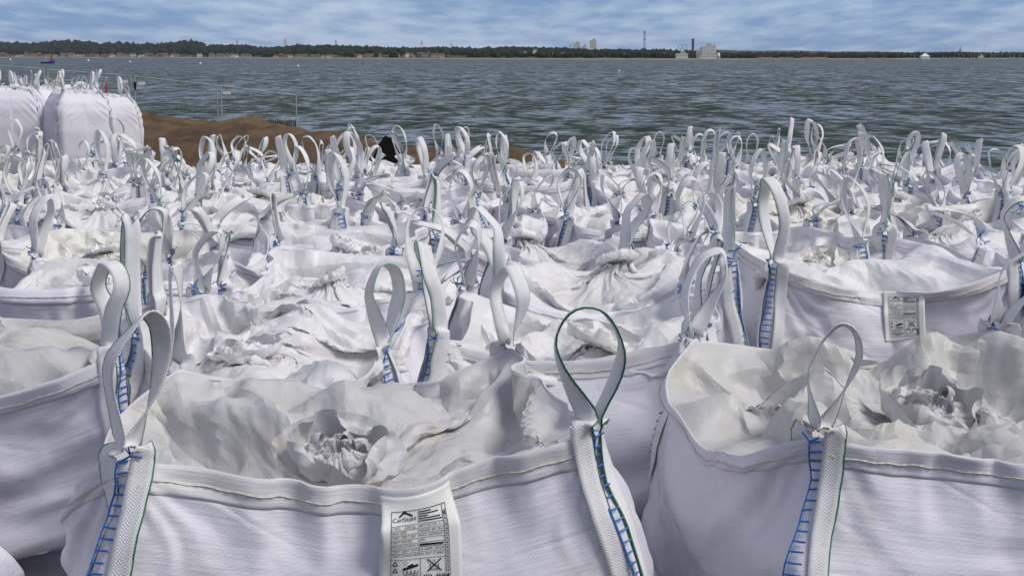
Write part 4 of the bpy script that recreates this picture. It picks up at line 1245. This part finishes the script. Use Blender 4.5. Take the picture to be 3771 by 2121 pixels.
# clay cliffs at the water's edge
for q, (p0, p1, yt, yb) in enumerate(((2785, 2850, 211, 220), (2862, 2925, 212, 220), (2945, 3052, 211, 220), (3190, 3222, 213, 220), (3232, 3264, 214, 220))):
    V, F = [], []; D = shore_dist((p0 + p1) / 2) - 3; n = 14
    for s_ in range(n):
        px = p0 + (p1 - p0) * s_ / (n - 1); e = min(1, min(s_, n - 1 - s_) / 2 + .35)
        b0 = at(px, yb, D + rh.uniform(0, 2)); t0 = at(px, yb - (yb - yt) * e * rh.uniform(.8, 1.1), D + 5)
        V += [(b0[0], b0[1], SEA_Z - .3), (t0[0], t0[1], t0[2]), (t0[0], t0[1] + 14, t0[2] - 1)]
    for c in range(n - 1):
        for r in range(2): F.append((c * 3 + r, c * 3 + 3 + r, c * 3 + 4 + r, c * 3 + 1 + r))
    tag(obj('clay_cliff', new_mesh('clay_cliff', V, F, 'clay_cliff')), 'low orange clay cliff on the far shore, %s from the left' % ['first', 'second', 'third', 'fourth', 'fifth'][q], 'cliff', 'orange clay cliffs on the far shore', 'structure')
# marina: white pavilion, masts
p = at(3405, 219, 1700); o = empty('pavilion', (p[0], p[1], SEA_Z)); tag(o, 'white pyramid roofed pavilion at the far marina', 'building')
MB().box((0, 0, 1.6), (9, 9, 3.2)).build('wall', 'white_render', o); MB().add([(-5, -5, 3.22), (5, -5, 3.22), (5, 5, 3.22), (-5, 5, 3.22), (0, 0, 7.2)], [(0, 1, 4), (1, 2, 4), (2, 3, 4), (3, 0, 4), (3, 2, 1, 0)]).build('roof', 'white_steel', o)
for q, px in enumerate(sorted(rh.uniform(3340, 3771) for _ in range(26))):
    h_ = rh.uniform(4, 8.5); p = at(px, 218, 1720 + rh.uniform(-40, 60))
    o = empty('moored_sailboat', (p[0], p[1], SEA_Z)); tag(o, 'tiny moored sailing boat with bare mast, %s from left in the far marina' % ORD[q + 1], 'sailboat', 'boats moored in the far marina')
    MB().add([(-2.6, 0, .9), (-2.2, -.8, .8), (1.5, -.8, .8), (3, 0, 1.0), (1.5, .8, .8), (-2.2, .8, .8), (-1.9, 0, -.1), (2.0, 0, -.1)],
             [(0, 1, 2, 3, 4, 5), (1, 0, 6), (2, 1, 6, 7), (3, 2, 7), (4, 3, 7), (5, 4, 7, 6), (0, 5, 6)]).build('hull', 'white_steel', o)
    MB().tube([(.3, 0, .5), (.3, 0, h_)], .09, 4).build('mast', 'white_steel', o)

# ================================================================ on the water
for nm, c in (('boat_blue', (.02, .08, .42)), ('sail_red', (.55, .035, .02)), ('buoy_white', (.8, .8, .78)), ('dark_wood', (.06, .05, .04)), ('galvanised', (.34, .37, .36)), ('sign_white', (.75, .75, .75)), ('black_plastic', (.006, .006, .007)), ('marker_red', (.5, .03, .025))):
    MAT[nm] = plain(nm, c, .85 if nm == 'black_plastic' else .5, .08 if nm == 'black_plastic' else .4, .12, 3)
Yb = 700; p = at(176, 231, Yb)
o = empty('sailing_boat', (p[0], p[1], SEA_Z), 0); tag(o, 'small blue boat with a red sail on the water at the left', 'boat')
prof = [(-3.7, .05, .85), (-3.3, .8, .75), (-1.5, 1.15, .70), (.8, 1.15, .85), (2.6, .75, 1.25), (3.6, .05, 1.7)]
V, F = [], []
for x, hw, zt in prof: V += [(x, -hw, zt), (x * .94, -hw * .6, .1), (x * .9, 0, -.25), (x * .94, hw * .6, .1), (x, hw, zt)]
for s_ in range(5):
    for q in range(4): F.append((s_ * 5 + q, s_ * 5 + 5 + q, s_ * 5 + 6 + q, s_ * 5 + 1 + q))
    F.append((s_ * 5 + 4, s_ * 5 + 9, s_ * 5 + 5, s_ * 5))
MB().add(V, F).build('hull', 'boat_blue', o); MB().box((1.9, 0, 1.55), (1.7, 1.1, .9), 0, .8).build('cabin', 'boat_blue', o)
MB().tube([(-1.0, 0, .3), (-.55, 0, 4.6)], .06, 5).build('mast', 'white_steel', o)
MB().add([(-1.95, -.05, .9), (-1.0, -.05, 1.0), (-.55, -.05, 4.4), (-1.15, -.05, 4.0), (-1.95, .05, .9), (-1.0, .12, 1.0), (-.55, .05, 4.4), (-1.15, .12, 4.0)],
         [(0, 1, 2, 3), (7, 6, 5, 4), (0, 4, 5, 1), (1, 5, 6, 2), (2, 6, 7, 3), (3, 7, 4, 0)]).build('sail', 'sail_red', o)
MB().add(*lathe([(.02, .1), (.3, .2), (.42, .5), (.3, .8), (.02, .9)], 10)).build('fender', 'buoy_white', o, True); o.children[-1].location = (3.3, -.9, 0)
for q, (px, py) in enumerate(((38, 218), (325, 222), (478, 226), (738, 232), (1097, 241), (2280, 259))):
    D = 3.5 * FPX / (py + 4 - 208); D = min(D, 1300); p = at(px, py, D)
    r_ = 4.2 * D / FPX
    o = empty('mooring_buoy', (p[0], p[1], SEA_Z)); tag(o, 'white mooring buoy, %s from the left on the water' % ['first', 'second', 'third', 'fourth', 'fifth', 'sixth'][q], 'buoy', 'white buoys on the water')
    MB().add(*lathe([(.02, -.6 * r_), (.7 * r_, -.4 * r_), (r_, .2 * r_), (.8 * r_, .9 * r_), (.3 * r_, 1.3 * r_), (.02, 1.35 * r_)], 12)).build('float', 'buoy_white', o, True)
    MB().tube([(math.cos(t) * .25 * r_, 0, 1.35 * r_ + math.sin(t) * .3 * r_) for t in np.linspace(0, math.pi, 7)], .05 * r_, 4).build('ring', 'galvanised', o)

# ================================================================ building-site fence running down to the water
FY = 56.0
posts = [(168, 256), (488, 281), (806, 316), (1097, 353)]
for q in range(4):
    if q == 0: x0p, t0, x1p, t1 = -150, 232, posts[0][0], posts[0][1]
    else: x0p, t0, x1p, t1 = posts[q - 1][0], posts[q - 1][1], posts[q][0], posts[q][1]
    a0 = np.array(at(x0p + 7, t0 + 1, FY)); a1 = np.array(at(x1p - 7, t1 - 1, FY + .15 * q))
    o = empty('site_fence', tuple((a0 + a1) / 2 - np.array([0, 0, 2.0])))
    tag(o, 'wire mesh site fence panel, %s' % ['leftmost, mostly hidden behind the filled bags', 'beside the filled bags with a white plate at its right', 'middle one, white plate at its upper left', 'rightmost, ending at the groyne stakes'][q], 'fence', 'site fence panels running down to the water')
    c = (a0 + a1) / 2 - np.array([0, 0, 2.0]); l0, l1 = a0 - c, a1 - c; dz = np.array([0, 0, 2.0])
    for l in (l0, l1): MB().tube([l - dz * 1.05, l], .026, 6).build('post', 'galvanised', o)
    MB().tube([l0, l1], .022, 6).build('rail', 'galvanised', o); MB().tube([l0 - dz * .92, l1 - dz * .92], .020, 6).build('rail', 'galvanised', o)
    mb = MB()
    for k_ in range(34): m_ = l0 + (l1 - l0) * (k_ + .5) / 34; mb.tube([m_ - dz * .92, m_], .0016, 3, cap=False)
    for k_ in range(8): f_ = (k_ + .5) / 8; mb.tube([l0 - dz * .92 * f_, l1 - dz * .92 * f_], .0016, 3, cap=False)
    mb.build('wire_mesh', 'galvanised', o)
    for px in ((), (457,), (521,), (836,))[q]:
        s_ = np.array(at(px, {457: 301, 521: 308, 836: 343}[px], FY)) - c + np.array([0, -.03, 0])
        MB().box(s_, (.30, .012, .12)).build('sign_plate', 'sign_white', o)
# clamp block between the panels, red marker behind the bags
p = at(497, 314, FY - .1); o = empty('fence_clamp', p); tag(o, 'small black clamp joining two fence panels', 'clamp'); MB().box((0, 0, 0), (.07, .09, .22)).box((0, 0, -.16), (.05, .06, .10)).build('clamp_body', 'black_plastic', o)
p = at(394, 360, 40); o = empty('marker_post', (p[0], p[1], p[2] - 1.5)); tag(o, 'thin red marker post behind the filled bags', 'post')
MB().add(*lathe([(.02, 0), (.02, 1.55), (.035, 1.56), (.035, 1.75), (.018, 1.76), (.018, 1.92), (.004, 1.98)], 8)).build('pole', 'marker_red', o)
# groyne stakes at the water's edge
for gq in range(17):
    f_ = gq / 16; p = at(972 + f_ * 116, 462 + f_ * 22, 44 + f_ * 1.2); top = at(972 + f_ * 116, 447 + f_ * 10 + rh.uniform(-4, 4), 44)[2]
    o = MB(); r_ = .020 + rh.random() * .012
    o.add(*lathe([(r_, 0), (r_ * .95, max(.15, top - p[2] + .35)), (r_ * .6, max(.2, top - p[2] + .40)), (.005, max(.22, top - p[2] + .41))], 7))
    s_ = o.build('groyne_stake', 'dark_wood'); s_.location = (p[0], p[1], p[2] - .35)
    tag(s_, 'dark wooden groyne stake, %s from the left in the row by the fence end' % ORD[gq + 1], 'stake', 'groyne stakes at the fence end')
# black tarpaulin heap at the back of the field
def tarp():
    n = 34; g = np.linspace(-1, 1, n); X_, Y_ = np.meshgrid(g, g, indexing='ij')
    r_ = np.maximum(np.abs(X_), np.abs(Y_))
    h_ = 1.13 * np.clip(1 - np.hypot(X_ * 1.0 - .25, Y_ * .9), 0, 1) ** .5 + lattice_noise(X_, Y_, .45, 5) * .13 * (1 - r_ ** 4) + lattice_noise(X_, Y_, .18, 6) * .03 * (1 - r_ ** 4)
    P = np.stack([X_ * .34, Y_ * .4, np.maximum(h_, 0) * .98], -1)
    i = np.arange(n - 1)[:, None]; j = np.arange(n - 1)[None]; a = i * n + j
    return new_mesh('tarpaulin', P, np.stack([a, a + n, a + n + 1, a + 1], -1).reshape(-1, 4), 'black_plastic')
t_ = obj('tarpaulin', tarp()); t_.location = (at(1400, 600, 13.9)[0], 13.9, 0.0); tag(t_, 'black tarpaulin heap peeking up behind the last row of bags', 'tarpaulin')

# ================================================================ filled bags piled at the left
def build_full(seed):
    """A tightly filled bulk bag: bulging faces, corner seams pulled in by the webbing, gathered top."""
    rng = np.random.RandomState(seed); nu, a, H = 192, .47, 1.10
    nv = 44; z = np.linspace(0, 1, nv)
    ring = square_ring(nu, a, .16)
    prof = np.interp(z, [0, .05, .25, .55, .78, .90, 1], [.90, .99, 1.06, 1.06, 1.0, .90, .70])
    W = np.zeros((nu, nv, 3), np.float32)
    cor = 1 - np.abs(((np.arange(nu)) % (nu / 4)) / (nu / 4) - .5) * 2
    pull = np.exp(-((1 - cor) / .12) ** 2)
    for j in range(nv):
        k = prof[j] * (1 - .045 * pull * math.sin(math.pi * min(1, z[j] * 1.05)))
        W[:, j, :2] = ring * k[:, None]; W[:, j, 2] = z[j] * H * (1 + .03 * pull * z[j] ** 3)
    lu, lv = 8 * a / nu, H / nv
    n = grid_normals(W); U_ = (np.arange(nu) * lu)[:, None] + np.zeros((1, nv)); Vv = (np.arange(nv) * lv)[None] + np.zeros((nu, 1))
    # tension wrinkles fanning from the corner seams near the top
    d = np.abs(((np.arange(nu) + nu / 8) % (nu / 4)) - 0) ; d = np.minimum(((np.arange(nu) - nu / 8) % (nu / 4)), ((nu / 8 - np.arange(nu)) % (nu / 4))) * lu
    wr = np.sin((Vv - d[:, None] * .75) * 62 + 3 * lattice_noise(U_, Vv, .3, seed + 3)) * np.exp(-d / .16)[:, None] * np.exp(-((z - .78) / .16) ** 2)[None] * .022
    W += n * (wr + lattice_noise(U_, Vv, .30, seed, .2) * .016 * np.sin(np.pi * z)[None])[..., None].astype(np.float32)
    m_ = 26; s = np.linspace(0, 1, m_)
    S = np.zeros((nu, m_, 3), np.float32)
    for j in range(m_):
        S[:, j, :2] = W[:, -1, :2] * (1 - s[j]) ** .9 + np.array([.0, .0]) ; S[:, j, 2] = W[:, -1, 2] * (1 - s[j]) + (H * 1.03) * s[j]
    S = crumple(S, lu, .02, seed + 7, [(.16, .035, 0), (.07, .016, 0), (.03, .006, 0)], np.concatenate([np.linspace(0, 1, 5), np.ones(m_ - 5)]))
    S[:, 0] = W[:, -1]
    out = {'body': ring_grid('body', W, 'wall', lu, lv), 'cover': ring_grid('top_cover', S, 'cover', lu, .02), 'knot': rosette_mesh(rng, .12, .14), 'knot_loc': (0, 0, H * 1.0), 'knot_rot': ((rng.rand() - .5), (rng.rand() - .5)), 'loops': []}
    for k in range(4):
        out['loops'].append(make_loop(W, lu, lv, nu // 8 + k * nu // 4, rng, dict(h=.20 + rng.rand() * .08, stitch_up=.0, split=.022, thread='palegreen'), .95))
    return out
fulls = [build_full(301 + 9 * q) for q in range(3)]
FULL = [(292, 23.2, 31, 'white filled bulk bag at the right front of the pile on the left'), (402, 24.5, 28, 'white filled bulk bag half hidden at the right rear of the pile'),
        (62, 23.5, 12, 'white filled bulk bag at the left front of the pile, corner seam towards us'), (186, 24.6, 40, 'white filled bulk bag wedged between the two front ones of the pile'),
        (-75, 24.2, 20, 'white filled bulk bag cut by the left edge of the picture'), (300, 25.6, 18, 'white filled bulk bag behind the right front one of the pile'),
        (95, 25.9, 60, 'white filled bulk bag in the rear of the pile, loops standing tall'), (10, 27.2, 33, 'white filled bulk bag farthest back at the left of the pile'),
        (-20, 25.2, 75, 'white filled bulk bag behind the left front one of the pile'), (200, 27.0, 50, 'white filled bulk bag farthest back in the middle of the pile')]
for q, (px, Yd, rot, lab) in enumerate(FULL):
    x = at(px, 500, Yd)[0]; v = fulls[q % 3]
    root = empty('filled_bulk_bag', (x, Yd, float(sand_height(np.array(x), np.array(Yd))) - .03), math.radians(rot)); root.scale = (1, 1, (1.16, 1.09, 1.13, 1.06)[q % 4])
    tag(root, lab, 'bulk bag', 'filled bulk bags piled at the left')
    obj('body', v['body'], root); c = obj('top_cover', v['cover'], root); k_ = obj('tied_spout', v['knot'], c); k_.location = v['knot_loc']; k_.rotation_euler = (*v['knot_rot'], 0)
    for web, stitch, thread in v['loops']: l = obj('lifting_loop', web, root); obj('stitching', stitch, l); obj('edge_thread', thread, l)

# ================================================================ the air over the bay
hz = MB().box((300, 4300, 44), (9800, 8800, 96)).build('haze', plain('air', (1, 1, 1)))
hm = bpy.data.materials.new('haze_air'); hm.use_nodes = True; hm.node_tree.nodes.clear()
ho = hm.node_tree.nodes.new('ShaderNodeOutputMaterial'); hv = hm.node_tree.nodes.new('ShaderNodeVolumePrincipled')
hv.inputs['Color'].default_value = (.80, .88, 1, 1); hv.inputs['Density'].default_value = 3e-5; hv.inputs['Anisotropy'].default_value = 0
hm.node_tree.links.new(hv.outputs[0], ho.inputs['Volume'])
hz.data.materials.clear(); hz.data.materials.append(hm)
tag(hz, 'thin bluish haze over the bay', kind='stuff')

# ================================================================ bulk bags: layout
t_start = time.time()
GROUP = 'open white bulk bags standing in rows on the sand'
def rnd_kw(seed):
    r = np.random.RandomState(seed * 17 + 3)
    return dict(corner_z=tuple(.92 + r.rand(4) * .10), corner_in=tuple(.03 + r.rand(4) * .08), a=.505, lean=tuple((r.rand(4) - .45) * .5), knot=((r.rand() - .5) * .22, (r.rand() - .5) * .22, .05 + r.rand() * .06),
                fill=.80 + r.rand() * .08, slack=.95 + r.rand() * .03, skirt=.64 + r.rand() * .10, sag=tuple(.04 + r.rand(4) ** 1.7 * .15), lump=.10 + r.rand() * .08, tent=.24 + r.rand() * .14)

hero = {}
# nearest bag, centre of the photograph's foreground
kA = rnd_kw(1); kA.update(corner_z=(1.00, .99, .97, .99), corner_in=(.072, .09, .12, .062), fill=.795, knot=(-.05, -.20, .07), lump=.20, slack=.945, skirt=.74, a=.575, sag=(.085, .07, .11, .24), lean=(0, 0, .1, .7), tent=.25)
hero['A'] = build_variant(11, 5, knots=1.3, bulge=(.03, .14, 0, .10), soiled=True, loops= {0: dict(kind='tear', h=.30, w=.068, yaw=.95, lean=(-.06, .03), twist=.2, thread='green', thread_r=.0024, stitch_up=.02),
                                  3: dict(kind='tear', h=.31, w=.055, yaw=-.75, lean=(.06, .0), twist=.6, thread='green', thread_r=.0022, hideA=False, stitch_up=.05, thread_side=-1),
                                  1: dict(kind='tear', h=.24, w=.06, yaw=.6, lean=(.0, .0), twist=.2), 2: dict(kind='fold', h=.30, w=.05, lean=(.02, -.02))}, **kA)
place_bag(hero['A'], 'bulk_bag', (-.385, 3.40, 0), math.radians(10), 'nearest open white bulk bag with tied crumpled top and printed tag, front centre', GROUP)
rootA = bpy.data.objects['bulk_bag']
add_tag(hero['A'], rootA, .60, .172, .05, .012, .12)

kC = rnd_kw(2); kC.update(corner_z=(.93, 1.0, 1.0, .97), corner_in=(.06, .10, .07, .055), fill=.84, knot=(-.03, -.10, .05), lump=.22, slack=.945, a=.565, tent=.21, sag=(.05, .08, .08, .22), lean=(0, .2, 0, .7))
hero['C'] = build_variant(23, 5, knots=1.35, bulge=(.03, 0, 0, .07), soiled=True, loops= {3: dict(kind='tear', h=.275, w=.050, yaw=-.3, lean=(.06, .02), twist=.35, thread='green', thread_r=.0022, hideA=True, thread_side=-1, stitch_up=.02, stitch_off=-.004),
                                  2: dict(kind='tear', h=.28, w=.05, yaw=.9, lean=(-.10, .0), twist=.4), 1: dict(kind='tear', h=.30, w=.06, yaw=-.2, lean=(-.12, 0))}, **kC)
place_bag(hero['C'], 'bulk_bag', (1.075, 3.64, 0), math.radians(10), 'large white bulk bag with rosette knot at the front right', GROUP)

kB = rnd_kw(3); kB.update(corner_z=(.98, .97, .97, .99), corner_in=(.0, .03, .02, .0), fill=.87, knot=(-.1, .05, .04))
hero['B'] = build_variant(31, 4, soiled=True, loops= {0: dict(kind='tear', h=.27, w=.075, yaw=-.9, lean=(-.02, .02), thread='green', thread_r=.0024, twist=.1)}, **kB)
place_bag(hero['B'], 'bulk_bag', (-1.62, 4.38, 0), math.radians(4), 'white bulk bag cut by the left edge with dark green edged loop', GROUP)

kF = rnd_kw(4); kF.update(corner_z=(.95, 1.0, .98, .98), fill=.80, lump=.17, tent=.30, knot=(-.12, -.05, .05), a=.49)
hero['F'] = build_variant(47, 4, {3: dict(kind='fold', h=.37, w=.07, lean=(.02, .0), yaw=.3, thread='green'), 0: dict(kind='tear', h=.27, w=.05, yaw=.8, lean=(-.05, .02))}, **kF)
place_bag(hero['F'], 'bulk_bag', (-.72, 4.52, 0), math.radians(-4), 'white bulk bag with big folded cover directly behind the nearest tagged bag', GROUP)

kD = rnd_kw(5); kD.update(corner_z=(.99, .97, .97, .96), fill=.80, lump=.16, tent=.28, knot=(.08, -.12, .06), a=.49)
hero['D'] = build_variant(53, 4, {0: dict(kind='fold', h=.30, w=.08, lean=(.08, .02), yaw=.2), 3: dict(kind='tear', h=.29, w=.06, yaw=.5)}, **kD)
place_bag(hero['D'], 'bulk_bag', (.20, 4.66, 0), math.radians(-3), 'white bulk bag with ruffled knot in the gap between the two front bags', GROUP)

kE = rnd_kw(6); kE.update(corner_z=(.99, .98, 1.0, 1.0), corner_in=(.02, .04, .04, .02), fill=.85, slack=.96, lump=.19, tent=.34, knot=(-.1, .1, .05), a=.535)
hero['E'] = build_variant(61, 4, {3: dict(kind='tear', h=.34, w=.07, yaw=.4, lean=(-.03, .02), stitch_up=.03), 0: dict(kind='tear', h=.30, w=.07, yaw=.9, lean=(-.1, .05))}, **kE)
rE = place_bag(hero['E'], 'bulk_bag', (1.44, 6.02, 0), math.radians(7), 'broad white bulk bag with tilted printed tag beside its loop, right of centre', GROUP)
add_tag(hero['E'], rE, .55, .155, .005, .004, -.10, drop=.0)

# a slumped bag at the lower left, and the rest of the field from a dozen further bags
variants = []
for q in range(11):
    variants.append(build_variant(100 + q * 7, 3, None, (.8, 0, .7)[q % 3], **rnd_kw(20 + q)))

ordn_ = ['', 'first', 'second', 'third', 'fourth', 'fifth', 'sixth', 'seventh', 'eighth', 'ninth', 'tenth', 'eleventh', 'twelfth', 'thirteenth']
place_bag(dict(variants[0], loops=variants[0]['loops'][2:]), 'bulk_bag', (-1.80, 3.02, 0), math.radians(-8), 'slumped white bulk bag at the lower left corner, mostly out of frame', GROUP, (1, 1, .80))
rl = random.Random(12)
ROWS = [   # y of row centre, x of first bag, count, pitch across, size
    (5.74, -2.78, 4, 1.04, .98), (6.86, -2.95, 6, 1.02, .97)]
for y_ in (7.86, 8.80, 9.72, 10.62, 11.50, 12.36):
    half = .357 * y_ + .5
    ROWS.append((y_, -half + .3 * rl.random(), int(2 * half / .955) + (1 if y_ < 12 else -1), .955, .915))
vi = 0
for rno, (y, x0, cnt, pitch, size) in enumerate(ROWS, 3):
    seen = 0; beyond = {-1: 0, 1: 0}
    for q in range(cnt + 2):
        x = x0 + q * pitch + rl.uniform(-.03, .03)
        yy = y + rl.uniform(-.05, .05) + .10 * math.sin(x * 1.1 + rno)
        v = variants[(vi * 5 + rno * 3) % len(variants)]; vi += 1
        rot = rl.randrange(2) * math.pi + math.radians(rl.uniform(-8, 8)); sc = size * rl.uniform(.975, 1.02); mir = rl.choice((1, -1)); zs = rl.uniform(.95, 1.04) * (1 if rno < 8 else .97)
        if rno == 3 and .75 < x < 2.3: continue                      # the broad tagged bag stands here
        if rno == 10 and q >= cnt: continue
        if abs(x) < .357 * (yy - .2) + .40:
            seen += 1; lab = 'white bulk bag, %s from the left in the %s row from the front' % (ORD[seen], ORD[rno])
        else:
            s_ = 1 if x > 0 else -1; beyond[s_] += 1
            if beyond[s_] > 1: continue
            lab = 'white bulk bag just beyond the %s edge of the picture in the %s row' % ('right' if s_ > 0 else 'left', ORD[rno])
        place_bag(v, 'bulk_bag', (x, yy, 0), rot, lab, GROUP, (sc * mir, sc, zs))
print('bags', round(time.time() - t_start, 1), 's')
